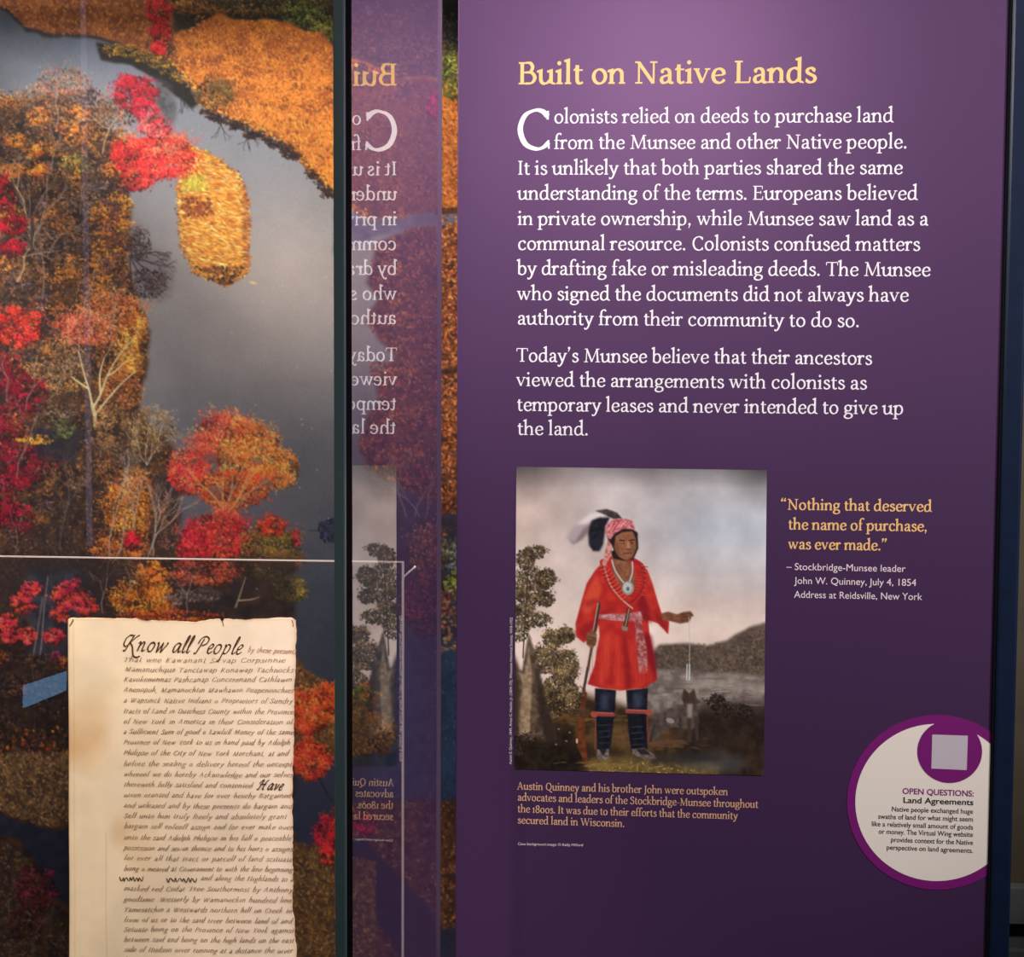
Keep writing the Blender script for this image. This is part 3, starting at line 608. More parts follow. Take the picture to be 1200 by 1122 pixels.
    # dark log and brushwood on the right shore
    foliage(cv, 842, 822, 14, 10, 160, [(30, 22, 20), (52, 38, 32)], 1.8, 6); foliage(cv, 860, 832, 26, 10, 220, [(36, 26, 24), (58, 44, 36)], 1.8, 8)
    # animal beside the figure
    AN = (96, 82, 76)
    cv.fill([(764, 866), (762, 852), (768, 838), (780, 832), (794, 826), (806, 822), (818, 824), (820, 846), (812, 856), (790, 852), (776, 858), (770, 868)], AN, (74, 62, 58), 1.5, .8, 1, 4)
    cv.fill([(800, 818), (802, 806), (808, 812), (814, 806), (817, 818), (822, 822), (812, 828), (803, 826)], (78, 60, 50), (60, 46, 40), 1, .6, 1, 4)
    for pts in ([(798, 842), (798, 864)], [(808, 844), (809, 868)], [(816, 842), (818, 866)], [(768, 850), (763, 868)]): cv.curve(pts, 4, (64, 54, 52), .95)
    cv.fill([(806, 824), (813, 824), (812, 840), (807, 840)], (170, 152, 140), None, 1, .8, .8); cv.dab(786, 844, 5, 3, .3, rgb((170, 156, 146)), .8)
    # hunting gun: stock on the ground, held at the left hand
    # legs
    for pts in ([(698, 806), (723, 808), (721, 836), (718, 860), (716, 884), (701, 884), (700, 860), (698, 836)], [(735, 808), (760, 806), (759, 836), (759, 862), (760, 882), (741, 882), (738, 860), (736, 836)]):
        cv.fill(pts, (30, 32, 46), (16, 16, 24), .8, .6, 1, 5)
    cv.fill([(704, 812), (715, 812), (712, 830), (706, 832)], (66, 74, 100), None, 1, 2.5, .8); cv.fill([(742, 812), (755, 812), (752, 828), (744, 830)], (66, 74, 100), None, 1, 2.5, .8)
    for x0, x1, y in ((695, 719, 836), (736, 762, 833)):
        cv.line([(x0, y), (x1, y+1)], 5, (150, 66, 60), 1); cv.line([(x0, y-1.5), (x1, y-.5)], 1.2, (190, 110, 96), .8)
        cv.dab(x0+2 if x0 < 720 else x1-1, y+1, 4, 3.4, 0, rgb((170, 76, 66)), 1)
    for x, y in ((709, 850), (748, 852)):
        for k in range(4): cv.line([(x-6, y+k*7), (x+6, y+k*7-1)], 1, (92, 98, 120), .5)
    cv.line([(699, 842), (698, 878)], 1.6, (140, 64, 62), .8); cv.line([(759, 840), (761, 872)], 1.6, (130, 60, 60), .8)
    cv.fill([(700, 878), (715, 878), (714, 889), (707, 892), (700, 888)], (138, 124, 116), (96, 84, 80), .6, .5, 1, 3); cv.fill([(703, 878), (712, 878), (708, 886)], (40, 34, 36), None, 0, .5)
    cv.fill([(741, 878), (756, 876), (768, 884), (770, 889), (758, 890), (742, 884)], (130, 116, 110), (92, 80, 76), .6, .5, 1, 3); cv.fill([(746, 878), (757, 878), (764, 885), (752, 884)], (44, 38, 40), None, 0, .5)
    # tunic
    RD = (196, 52, 40)
    tun = [(706, 660), (698, 668), (688, 684), (680, 712), (675, 730), (676, 745), (685, 752), (699, 740), (702, 730), (703, 745), (697, 780), (689, 801), (705, 806), (730, 808), (756, 806), (771, 796), (768, 770), (762, 744), (760, 726), (772, 730), (784, 742), (785, 728), (776, 718), (772, 706), (766, 684), (760, 668), (745, 656), (735, 700), (722, 690)]
    cv.fill(tun, RD, (176, 36, 36), 1, .6, 1, 9)
    cv.fill([(706, 656), (720, 650), (742, 652), (752, 664), (748, 700), (720, 716), (706, 700)], RD, (176, 36, 36), .5, .6, 1, 9)
    # folds: the printed picture's own modelling
    for pts, c in (([(709, 742), (706, 770), (700, 800), (708, 804), (716, 770), (716, 744)], (216, 70, 52)), ([(722, 742), (720, 780), (722, 806), (730, 806), (728, 770), (728, 744)], (214, 64, 48)), ([(736, 744), (740, 780), (748, 806), (754, 804), (746, 770)], (206, 58, 46)),
                   ([(731, 744), (733, 780), (736, 806), (742, 806), (737, 770), (735, 744)], (130, 20, 30)), ([(752, 740), (762, 780), (770, 796), (771, 780), (764, 744)], (118, 18, 32)), ([(754, 690), (762, 712), (764, 730), (752, 726), (748, 706)], (120, 20, 32)),
                   ([(690, 690), (700, 672), (706, 690), (700, 706), (688, 720), (682, 716)], (216, 84, 54)), ([(676, 738), (688, 730), (700, 722), (698, 738), (686, 750)], (150, 26, 34)), ([(686, 704), (700, 700), (702, 706), (688, 712)], (160, 36, 36)), ([(764, 716), (776, 722), (784, 738), (772, 728)], (128, 24, 32)), ([(702, 716), (722, 708), (724, 714), (704, 722)], (150, 30, 34))):
        cv.fill(pts, c, None, 1.5, 2.2, .75)
    for x in range(692, 770, 4): cv.line([(x+RG.uniform(-1, 1), 750+RG.uniform(0, 20)), (x+RG.uniform(-3, 3), 800)], 1.2, (150, 28, 34), .22)
    # chest opening, neck, chemise edge
    cv.fill([(718, 648), (738, 650), (744, 668), (746, 684), (738, 698), (728, 690), (718, 668)], (150, 98, 70), (124, 76, 54), .6, .8, 1, 6)
    for off, c, w_ in ((0, (176, 40, 38), 7), (0, (120, 24, 28), 1.2)):
        cv.curve([(707, 658), (712, 676), (722, 694), (736, 706), (748, 698), (756, 682), (753, 664), (742, 656)], w_, c, .9)
    cv.curve([(709, 664), (716, 684), (728, 700), (742, 712)], 2.0, (206, 150, 132), .95)
    for k in range(11):      # pleated collar
        t = k/10; x1 = 702+t*26; y1 = 664+t*38; cv.curve([(x1, y1), (x1+5, y1-2), (x1+8, y1-5)], 1.3, (224, 84, 60), .55); cv.line([(x1+1, y1+2), (x1+8, y1-3)], .8, (110, 18, 26), .55)
        x2 = 760-t*14; y2 = 664+t*34; cv.line([(x2-8, y2-1), (x2, y2)], 1.0, (110, 18, 28), .5)
    for k in range(7):
        t = k/6; cv.line([(703+t*12, 664+t*26), (711+t*12, 664+t*24)], 1, (110, 20, 26), .6); cv.line([(752+4*math.sin(t*3), 662+t*34), (759-t*2, 663+t*34)], 1, (220, 110, 96), .6)
    for pts in ([(718, 656), (722, 668), (730, 680), (735, 684)], [(742, 658), (742, 670), (738, 682)]): cv.curve(pts, 1.8, (188, 180, 172), .95)
    cv.dab(736.5, 688, 7, 8, 0, rgb((150, 150, 146))); cv.dab(736, 687.5, 5, 6, 0, rgb((190, 190, 184))); cv.dab(736.5, 689, 2.2, 2.6, 0, rgb((110, 110, 110)))
    # sash with its hanging end, pouch and pipe tomahawk in the belt
    cv.fill([(702, 719), (736, 718), (752, 716), (754, 726), (734, 727), (702, 724)], (206, 168, 166), (170, 96, 98), .5, .5, 1, 3)
    cv.fill([(744, 726), (752, 726), (758, 756), (760, 786), (754, 778), (751, 790), (748, 770)], (190, 130, 126), (150, 62, 62), .8, .6, 1, 3)
    for k in range(5): cv.line([(749+k*1.6, 770), (750+k*2.2, 788)], .9, (200, 150, 146), .6)
    cv.fill([(736, 712), (740, 712), (736, 734), (730, 738)], (70, 52, 40), None, 0, .5); cv.fill([(729, 732), (737, 734), (736, 739), (730, 738)], (140, 128, 112), None, 0, .5); cv.line([(738, 713), (734, 732)], 1.2, (176, 150, 124), .9)
    # right forearm reaching out with a strand
    cv.fill([(776, 718), (784, 716), (794, 719), (802, 716), (810, 715), (813, 719), (808, 728), (798, 730), (786, 727), (776, 726)], (136, 88, 64), (110, 66, 48), .5, .5, 1, 4)
    for pts in ([(800, 719), (809, 718), (813, 721)], [(801, 722), (809, 722)], [(800, 726), (807, 726)]): cv.curve(pts, 1.1, (84, 50, 38), .8)
    cv.line([(808, 722), (809, 760), (808, 796)], 1.0, (196, 190, 184), .75); cv.line([(812, 716), (816, 726)], .8, (200, 190, 170), .7)
    for x in (806, 809): cv.line([(x, 778), (x-.5, 796)], 1.4, (206, 214, 216), .9)
    # left hand on the gun
    cv.line([(703, 706), (697, 740), (690, 780), (684, 812)], 3.4, (84, 62, 52), 1); cv.line([(701.6, 706), (695.6, 740), (688.6, 780)], 1.0, (190, 170, 150), .9)
    cv.line([(704, 708), (698, 742)], 1.0, (40, 30, 28), .9)
    cv.fill([(686, 808), (680, 830), (676, 858), (677, 876), (686, 894), (690, 894), (686, 860), (686, 832), (689, 812)], (116, 62, 32), (84, 44, 26), .5, .6, 1, 5); cv.dab(676.5, 868, 1.2, 3, 0, rgb((230, 200, 160)), .9); cv.dab(682, 836, 3, 4, 0, rgb((70, 56, 50)), 1)
    cv.fill([(688, 742), (694, 736), (700, 742), (700, 752), (695, 760), (688, 754)], (140, 90, 64), (108, 66, 48), .5, .5, 1, 4)
    for y in (745, 749, 753): cv.line([(690, y), (699, y+2)], 1, (80, 48, 36), .8)
    # head: scarf, hair, face, plume
    for pts, c in (([(672, 622), (668, 632), (672, 638), (684, 632), (696, 616), (706, 606), (690, 604)], (120, 104, 108)), ([(664, 630), (676, 612), (694, 600), (712, 600), (722, 606), (700, 608), (684, 620), (674, 636)], (176, 160, 162)), ([(676, 614), (692, 601), (706, 599), (716, 603), (702, 606), (688, 614)], (222, 214, 212))):
        cv.fill(pts, c, None, 1.5, 1.4, .9)
    cv.fill([(698, 598), (712, 596), (724, 600), (730, 607), (720, 608), (708, 602)], (52, 46, 46), (84, 76, 74), .8, .6, 1, 3)
    cv.fill([(690, 624), (694, 610), (704, 606), (716, 606), (710, 618), (708, 636), (704, 645), (696, 645), (691, 638)], (18, 18, 24), (34, 34, 44), 1.2, .9, 1, 4)
    cv.fill([(712, 624), (718, 618), (740, 618), (748, 624), (749, 642), (743, 655), (734, 657), (720, 654), (715, 642)], (30, 22, 20), None, .5, .6)
    cv.fill([(722, 628), (730, 623), (742, 622), (746, 630), (746.5, 642), (742, 653), (735, 656.5), (726, 652), (721, 642)], (150, 98, 70), (132, 82, 58), .3, .6, 1, 5)
    cv.fill([(722, 632), (727, 640), (728, 652), (724, 650), (720, 641)], (112, 68, 50), None, .3, 1, .8)
    cv.line([(727, 632.5), (733, 633)], 1.4, (44, 28, 24), .95); cv.line([(738, 633), (744, 632)], 1.4, (44, 28, 24), .95)
    cv.dab(730.5, 635.6, 2, 1, 0, rgb((60, 40, 34))); cv.dab(741, 635.4, 1.8, 1, 0, rgb((60, 40, 34))); cv.dab(730, 635.4, .6, .5, 0, rgb((220, 200, 180)))
    cv.fill([(735.5, 634), (738, 634), (740, 641.5), (735, 642.5)], (178, 122, 90), None, 0, .5, .9); cv.line([(734.5, 643), (740, 643)], 1.1, (78, 46, 36), .9)
    cv.line([(732, 648), (741, 647.5)], 1.5, (112, 50, 44), .95); cv.line([(733, 650.5), (739, 650.5)], .9, (176, 120, 92), .7)
    cv.line([(729, 642), (731, 648)], .8, (100, 60, 46), .6); cv.line([(743, 641), (743.5, 647)], .8, (92, 54, 42), .6)
    cv.fill([(711, 628), (710, 616), (718, 609), (732, 607), (742, 610), (745, 620), (732, 619), (722, 624), (716, 632)], (176, 66, 76), (206, 140, 140), .5, .5, 1, 3)
    for k in range(5): cv.line([(713+k*5, 622-k*1.5), (719+k*5, 612-k*.4)], 1.2, (222, 170, 168), .7)
    cv.fill([(714, 632), (719, 640), (717, 650), (710, 664), (706, 660), (710, 646)], (180, 96, 92), (206, 150, 140), .6, .6, 1, 3)
    cv.dab(718.5, 643, 1.1, 2, 0, rgb((200, 190, 170)), .9)
    cv.a = np.clip(cv.a, 0, 1)
    return cv

def ink_mesh(name, pts, cols, nx, ny, m, parent=None):
    """grid of printed colour: pts (ny,nx,3), cols sRGB (ny,nx,3)"""
    me = bpy.data.meshes.new(name)
    me.vertices.add(nx*ny); me.vertices.foreach_set('co', pts.reshape(-1).astype(np.float32))
    i = np.arange((ny-1)*(nx-1)); r, c = i//(nx-1), i % (nx-1); a = r*nx+c
    q = np.stack([a, a+nx, a+nx+1, a+1], 1).astype(np.int32)
    me.loops.add(q.size); me.loops.foreach_set('vertex_index', q.reshape(-1))
    me.polygons.add(len(q)); me.polygons.foreach_set('loop_start', np.arange(0, q.size, 4, dtype=np.int32))
    me.update(calc_edges=True)
    col = np.asarray(cols, np.float32).reshape(-1, 3); col = np.where(col <= .04045, col/12.92, ((col+.055)/1.055)**2.4)
    at_ = me.color_attributes.new('ink', 'FLOAT_COLOR', 'POINT')
    at_.data.foreach_set('color', np.concatenate([col, np.ones((len(col), 1))], 1).astype(np.float32).reshape(-1))
    me.validate()
    return link(name, me, m, parent)

# ------------------------------------------------------------------ lettering: pen-drawn serif letters, x-height = 1
STEM, THIN, NIB = .215, .105, math.radians(14)
def A_(cx, cy, rx, ry, a0, a1, n=9):
    return [(cx+rx*math.cos(math.radians(a0+(a1-a0)*i/n)), cy+ry*math.sin(math.radians(a0+(a1-a0)*i/n))) for i in range(n+1)]
def S_(x, y0, y1): return [('s', x, y0, y1)]
def BF(x, y, h=.2): return [('b', x-h, x+h, y)]
BOWL_R = [(.22, .70), (.36, .90), (.56, .965), (.78, .82), (.87, .49), (.78, .16), (.56, .02), (.36, .05), (.2, .16)]
BOWL_L = [(.80, .82), (.64, .95), (.44, .965), (.22, .81), (.13, .47), (.20, .15), (.40, .03), (.60, .09), (.79, .30)]
def ARCH(x0, x1): return [('c', [(x0, .66), (x0+.13, .86), (x0+.30, .955), ((x0+x1)/2+.14, .93), (x1-.03, .80), (x1, .60), (x1, .07)]), ('b', x1-.18, x1+.2, .045)]
def FOOT(x): return [('q', [(x-.02, .16), (x+.1, .16), (x+.28, .03), (x+.28, -.03), (x+.02, 0)])]
G = {
 ' ': (.43, []),
 'a': (.92, [('c', [(.18, .78), (.28, .92), (.46, .965), (.62, .87), (.67, .66), (.67, .26), (.71, .08), (.82, .03), (.90, .07)]), ('c', [(.66, .56), (.46, .52), (.24, .42), (.17, .22), (.27, .05), (.48, .07), (.66, .24)]), ('d', .22, .78, .105)]),
 'b': (1.02, S_(.2, .06, 1.66)+[('f', .2, 1.68), ('c', BOWL_R)]),
 'c': (.90, [('c', [(.78, .80), (.66, .94), (.48, .965), (.25, .83), (.15, .49), (.25, .15), (.48, .025), (.68, .08), (.83, .22)]), ('d', .74, .80, .11)]),
 'd': (1.06, S_(.80, .06, 1.66)+[('f', .80, 1.68), ('c', BOWL_L)]+FOOT(.80)),
 'e': (.92, [('l', .18, .49, .80, .56, .085), ('c', [(.80, .56), (.76, .82), (.52, .965), (.27, .84), (.15, .48), (.26, .14), (.50, .02), (.70, .08), (.85, .24)])]),
 'f': (.62, [('c', [(.27, .0), (.27, 1.15), (.33, 1.48), (.50, 1.65), (.70, 1.63)]), ('d', .70, 1.57, .1), ('b', .05, .58, .93)]+BF(.27, .045, .24)),
 'g': (.95, [('o', .44, .64, .29, .315), ('c', [(.26, .38), (.17, .22), (.30, .10), (.62, .06), (.83, -.08), (.80, -.32), (.56, -.46), (.28, -.44), (.11, -.30), (.15, -.12), (.32, .02)]), ('l', .62, .88, .92, .93, .12)]),
 'h': (1.08, S_(.2, .04, 1.66)+[('f', .2, 1.68)]+BF(.2, .045)+ARCH(.24, .83)),
 'i': (.50, S_(.24, .04, .96)+[('f', .24, .98), ('d', .22, 1.40, .135)]+BF(.24, .045)),
 'j': (.46, [('c', [(.24, .96), (.24, -.1), (.18, -.36), (.02, -.47)]), ('f', .24, .98), ('d', .22, 1.40, .135)]),
 'k': (1.0, S_(.2, .04, 1.66)+[('f', .2, 1.68)]+BF(.2, .045)+[('l', .28, .46, .76, .92, .11), ('l', .42, .56, .86, .05, .19), ('b', .58, .94, .94), ('b', .70, 1.02, .04)]),
 'l': (.50, S_(.24, .04, 1.66)+[('f', .24, 1.68)]+BF(.24, .045)),
 'm': (1.62, S_(.2, .04, .96)+[('f', .2, .98)]+BF(.2, .045)+ARCH(.24, .80)+ARCH(.84, 1.39)),
 'n': (1.08, S_(.2, .04, .96)+[('f', .2, .98)]+BF(.2, .045)+ARCH(.24, .83)),
 'o': (1.02, [('o', .51, .49, .365, .475)]),
 'p': (1.04, S_(.2, -.46, .96)+[('f', .2, .98)]+BF(.2, -.47, .24)+[('c', BOWL_R)]),
 'q': (1.04, S_(.80, -.46, .96)+[('c', BOWL_L)]+BF(.8, -.47, .22)),
 'r': (.72, S_(.2, .04, .96)+[('f', .2, .98)]+BF(.2, .045, .22)+[('c', [(.24, .64), (.34, .84), (.48, .95), (.60, .94)]), ('d', .61, .88, .115)]),
 's': (.76, [('c', [(.62, .80), (.50, .94), (.34, .96), (.19, .84), (.21, .67), (.40, .54), (.60, .42), (.66, .24), (.54, .06), (.34, .02), (.14, .14)]), ('l', .63, .94, .61, .70, .08), ('l', .12, .04, .14, .28, .08)]),
 't': (.64, [('c', [(.27, 1.26), (.27, .30), (.33, .09), (.46, .03), (.62, .11)]), ('b', .04, .60, .93), ('q', [(.05, .95), (.30, 1.28), (.30, .95)])]),
 'u': (1.08, [('c', [(.20, .95), (.20, .36), (.27, .11), (.44, .03), (.64, .12), (.80, .32)]), ('f', .2, .98)]+S_(.83, .05, .96)+[('f', .83, .98)]+FOOT(.83)),
 'v': (.98, [('l', .14, .95, .49, .04, .20), ('l', .49, .04, .82, .95, .10), ('b', -.02, .34, .945), ('b', .66, .98, .945)]),
 'w': (1.44, [('l', .14, .95, .44, .04, .19), ('l', .44, .04, .70, .92, .10), ('l', .66, .95, .97, .04, .19), ('l', .97, .04, 1.28, .95, .10), ('b', -.02, .34, .945), ('b', .54, .82, .945), ('b', 1.12, 1.44, .945)]),
 'x': (.98, [('l', .16, .95, .82, .04, .20), ('l', .82, .95, .16, .04, .10), ('b', 0, .34, .945), ('b', .66, .98, .945), ('b', 0, .34, .045), ('b', .66, .98, .045)]),
 'y': (.96, [('l', .14, .95, .49, .06, .20), ('c', [(.82, .95), (.52, .1), (.36, -.28), (.20, -.44), (.05, -.42)]), ('b', -.02, .34, .945), ('b', .66, .98, .945), ('d', .08, -.38, .1)]),
 'z': (.88, [('b', .12, .78, .945), ('l', .74, .92, .14, .06, .19), ('b', .1, .80, .045)]),
 'A': (1.36, [('l', .64, 1.5, .18, .04, .11), ('l', .64, 1.5, 1.14, .04, .21), ('b', .36, .98, .52), ('b', .0, .38, .045), ('b', .92, 1.36, .045)]),
 'B': (1.20, S_(.28, .04, 1.44)+[('b', .06, .6, 1.43), ('b', .06, .6, .045), ('b', .28, .64, .79), ('c', [(.5, 1.43), (.78, 1.42), (.92, 1.14), (.78, .84), (.5, .79)]), ('c', [(.5, .79), (.88, .76), (1.06, .43), (.88, .09), (.5, .045)])]),
 'C': (1.26, [('c', [(1.10, 1.22), (.94, 1.40), (.70, 1.45), (.36, 1.26), (.2, .75), (.36, .22), (.70, .02), (.96, .07), (1.14, .26)]), ('l', 1.11, 1.42, 1.10, 1.10, .085), ('l', 1.15, .02, 1.13, .34, .07)]),
 'D': (1.40, S_(.28, .04, 1.44)+[('b', .06, .6, 1.43), ('b', .06, .6, .045), ('c', [(.5, 1.43), (.92, 1.38), (1.20, 1.1), (1.24, .74), (1.16, .34), (.88, .08), (.5, .045)])]),
 'E': (1.12, S_(.28, .04, 1.44)+[('b', .06, .96, 1.43), ('b', .06, 1.0, .045), ('b', .28, .82, .78), ('l', .96, 1.44, .96, 1.14, .085), ('l', 1.0, .03, 1.02, .36, .085), ('l', .82, .62, .82, .94, .075)]),
 'F': (1.04, S_(.28, .04, 1.44)+[('b', .06, .94, 1.43), ('b', .28, .80, .76), ('l', .94, 1.44, .94, 1.12, .085), ('l', .80, .60, .80, .92, .075)]+BF(.28, .045, .24)),
 'H': (1.46, S_(.28, .04, 1.44)+S_(1.16, .04, 1.44)+[('b', .28, 1.16, .76)]+BF(.28, .045, .22)+BF(.28, 1.43, .22)+BF(1.16, .045, .22)+BF(1.16, 1.43, .22)),
 'I': (.60, S_(.29, .04, 1.44)+BF(.29, .045, .22)+BF(.29, 1.43, .22)),
 'J': (.62, [('c', [(.34, 1.44), (.34, .1), (.26, -.2), (.06, -.32)])]+BF(.34, 1.43, .22)),
 'L': (1.06, S_(.28, .04, 1.44)+BF(.28, 1.43, .24)+[('b', .06, .94, .045), ('l', .94, .03, .98, .40, .085)]),
 'M': (1.76, [('l', .36, 1.44, .28, .04, .11), ('l', .34, 1.46, .88, .06, .20), ('l', .88, .06, 1.40, 1.46, .10), ('l', 1.40, 1.46, 1.50, .04, .20), ('b', .06, .46, .045), ('b', 1.26, 1.74, .045), ('b', .12, .42, 1.43), ('b', 1.34, 1.66, 1.43)]),
 'N': (1.48, [('l', .30, .04, .30, 1.44, .11), ('l', .28, 1.42, 1.18, .03, .20), ('l', 1.20, .0, 1.20, 1.44, .11), ('b', .08, .52, .045), ('b', .06, .34, 1.43), ('b', .98, 1.42, 1.43)]),
 'P': (1.12, S_(.28, .04, 1.44)+[('b', .06, .6, 1.43), ('b', .28, .6, .66), ('c', [(.5, 1.43), (.86, 1.38), (1.0, 1.05), (.86, .72), (.5, .66)])]+BF(.28, .045, .24)),
 'Q': (1.44, [('o', .72, .74, .52, .71), ('c', [(.74, .06), (.98, -.12), (1.2, -.30), (1.5, -.34)])]),
 'S': (.98, [('c', [(.82, 1.20), (.66, 1.40), (.44, 1.44), (.22, 1.26), (.24, .98), (.48, .80), (.76, .62), (.84, .34), (.68, .08), (.42, .02), (.16, .20)]), ('l', .83, 1.42, .81, 1.10, .085), ('l', .13, .04, .15, .40, .085)]),
 'T': (1.24, S_(.62, .04, 1.44)+[('b', .06, 1.18, 1.43), ('l', .07, 1.44, .05, 1.12, .085), ('l', 1.17, 1.44, 1.19, 1.12, .085)]+BF(.62, .045, .24)),
 'V': (1.34, [('l', .18, 1.44, .68, .04, .21), ('l', .68, .04, 1.14, 1.44, .11), ('b', 0, .4, 1.43), ('b', .94, 1.34, 1.43)]),
 'W': (1.96, [('l', .18, 1.44, .60, .04, .20), ('l', .60, .04, 1.0, 1.44, .11), ('l', .94, 1.44, 1.36, .04, .20), ('l', 1.36, .04, 1.78, 1.44, .11), ('b', 0, .38, 1.43), ('b', .78, 1.14, 1.43), ('b', 1.6, 1.96, 1.43)]),
 'Y': (1.24, S_(.62, .04, .7)+[('l', .16, 1.44, .62, .66, .2), ('l', .62, .66, 1.08, 1.44, .11), ('b', 0, .36, 1.43), ('b', .9, 1.24, 1.43)]+BF(.62, .045, .24)),
 'K': (1.3, S_(.28, .04, 1.44)+BF(.28, .045, .22)+BF(.28, 1.43, .22)+[('l', .4, .66, 1.02, 1.4, .11), ('l', .54, .84, 1.12, .05, .2), ('b', .84, 1.2, 1.43), ('b', .92, 1.3, .045)]),
 '.': (.44, [('d', .2, .11, .14)]), ',': (.46, [('d', .2, .10, .14), ('l', .27, .08, .12, -.30, .10)]),
 '\u2019': (.44, [('d', .2, 1.52, .14), ('l', .27, 1.50, .12, 1.14, .10)]),
 '\u201c': (.86, [('d', .2, 1.26, .15), ('l', .12, 1.28, .30, 1.62, .11), ('d', .58, 1.26, .15), ('l', .50, 1.28, .68, 1.62, .11)]),
 '\u201d': (.86, [('d', .2, 1.52, .15), ('l', .28, 1.50, .10, 1.16, .11), ('d', .58, 1.52, .15), ('l', .66, 1.50, .48, 1.16, .11)]),
 '-': (.62, [('b', .08, .54, .50)]), '\u2013': (.9, [('b', .05, .85, .5)]), ':': (.44, [('d', .2, .11, .14), ('d', .2, .82, .14)]),
 '1': (.62, S_(.3, .04, .96)+[('f', .3, .98)]+BF(.3, .045, .24)), '0': (1.02, [('o', .51, .49, .37, .475)]),
 '8': (.98, [('o', .49, 1.08, .29, .36), ('o', .49, .38, .35, .38)]),
}
ZS = 2.0e-6
class Ink:
    """flat lettering on a plane: quads in local x, y, a hair apart in depth so that strokes may cross"""
    def __init__(s): s.q = []
    def ribbon(s, pts, wf):
        n = len(pts); L = []
        for i in range(n):
            a = pts[max(i-1, 0)]; b = pts[min(i+1, n-1)]
            dx, dy = b[0]-a[0], b[1]-a[1]; d = math.hypot(dx, dy) or 1e-9
            h = wf(dx/d, dy/d)/2
            L.append(((pts[i][0]-dy/d*h, pts[i][1]+dx/d*h), (pts[i][0]+dy/d*h, pts[i][1]-dx/d*h)))
        s.q.append(('strip', L))
    def ring(s, pts, wf):
        n = len(pts); L = []
        for i in range(n+1):
            a, c, b = pts[(i-1) % n], pts[i % n], pts[(i+1) % n]; dx, dy = b[0]-a[0], b[1]-a[1]; d = math.hypot(dx, dy) or 1e-9; h = wf(dx/d, dy/d)/2
            L.append(((c[0]-dy/d*h, c[1]+dx/d*h), (c[0]+dy/d*h, c[1]-dx/d*h)))
        s.q.append(('strip', L))
    def poly(s, pts): s.q.append(('poly', pts))
def nibw(st, th, ang=NIB):
    ca, sa = math.cos(ang), math.sin(ang)
    return lambda dx, dy: th+(st-th)*abs(dy*ca-dx*sa)
def glyph(ink, prims, ox, oy, k, sx=1.0, bold=1.0, slant=0.0):
    st, th = STEM*bold, THIN*(bold*.8+.2)
    T = lambda x, y: (ox+(x*sx+y*slant)*k, oy+y*k)
    for p in prims:
        t = p[0]
        if t == 's':
            h = st/2/sx; ink.poly([T(p[1]-h, p[2]), T(p[1]+h, p[2]), T(p[1]+h, p[3]), T(p[1]-h, p[3])])
        elif t == 'c':
            f = nibw(st*k, th*k); ink.ribbon([T(*q) for q in catmull(p[1], 4)], f)
        elif t == 'o':
            ink.ring([T(*q) for q in A_(p[1], p[2], p[3], p[4], 0, 360, 22)[:-1]], nibw(st*k, th*k))
        elif t == 'l':
            ink.ribbon([T(p[1], p[2]), T(p[3], p[4])], lambda dx, dy: p[5]*k*bold)
        elif t == 'b':
            h = .048*(bold*.6+.4); ink.poly([T(p[1], p[3]-h), T(p[2], p[3]-h), T(p[2], p[3]+h), T(p[1], p[3]+h)])
        elif t == 'f':
            x, y = p[1], p[2]; r = st/2/sx; ink.poly([T(x-.25, y-.19), T(x-r+.01, y-.22), T(x+r, y-.2), T(x+r, y+.05), T(x+r-.07, y+.03), T(x-.25, y-.08)])
        elif t == 'd':
            r = p[3]*(bold*.4+.6); ink.poly([T(p[1]+r*math.cos(a*math.pi/5)/max(sx, .7), p[2]+r*math.sin(a*math.pi/5)) for a in range(10)])
        elif t == 'q': ink.poly([T(*q) for q in p[1]])
def natural(text, track=.03): return sum(G[c][0]+track for c in text)-track
def serif_line(ink, text, a, b, k, bold=1.0, origin=None, basis=None):
    """letters from point a to point b of the plane (2-D), x-height k"""
    L = math.hypot(b[0]-a[0], b[1]-a[1]); n = natural(text); sx = L/(n*k)
    ux, uy = (b[0]-a[0])/L, (b[1]-a[1])/L; x = 0; tmp = Ink()
    for c in text:
        adv, pr = G[c]; glyph(tmp, pr, x, 0, k, sx, bold); x += (adv+.03)*k*sx
    R = lambda q: (a[0]+q[0]*ux-q[1]*uy, a[1]+q[0]*uy+q[1]*ux)
    for t, d in tmp.q:
        ink.q.append((t, [R(q) for q in d] if t == 'poly' else [(R(l), R(r)) for l, r in d]))
def ink_object(name, ink, place, m, parent=None, z0=.0002):
    """place(x, y, lift) -> point"""
    v = []; f = []
    for i, (t, d) in enumerate(ink.q):
        z = z0+ZS*(i % 48); n = len(v)
        if t == 'poly': v += [place(x, y, z) for x, y in d]; f.append(tuple(range(n, n+len(d))))
        else:
            for l, r in d: v += [place(*l, z), place(*r, z)]
            f += [(n+2*i, n+2*i+1, n+2*i+3, n+2*i+2) for i in range(len(d)-1)]
    me = bpy.data.meshes.new(name); me.from_pydata(v, [], f); me.update()
    return link(name, me, m, parent)
_sans = {}
def sans_verts(text, bold=0.0):
    cu = bpy.data.curves.new('sans', 'FONT'); cu.body = text; cu.offset = bold; cu.resolution_u = 4
    o = bpy.data.objects.new('sans', cu); C.objects.link(o); dg = bpy.context.evaluated_depsgraph_get(); dg.update()
    me = bpy.data.meshes.new_from_object(o.evaluated_get(dg)); bpy.data.objects.remove(o); bpy.data.curves.remove(cu)
    v = [(p.co.x, p.co.y) for p in me.vertices]; f = [tuple(p.vertices) for p in me.polygons]; bpy.data.meshes.remove(me)
    return v, f
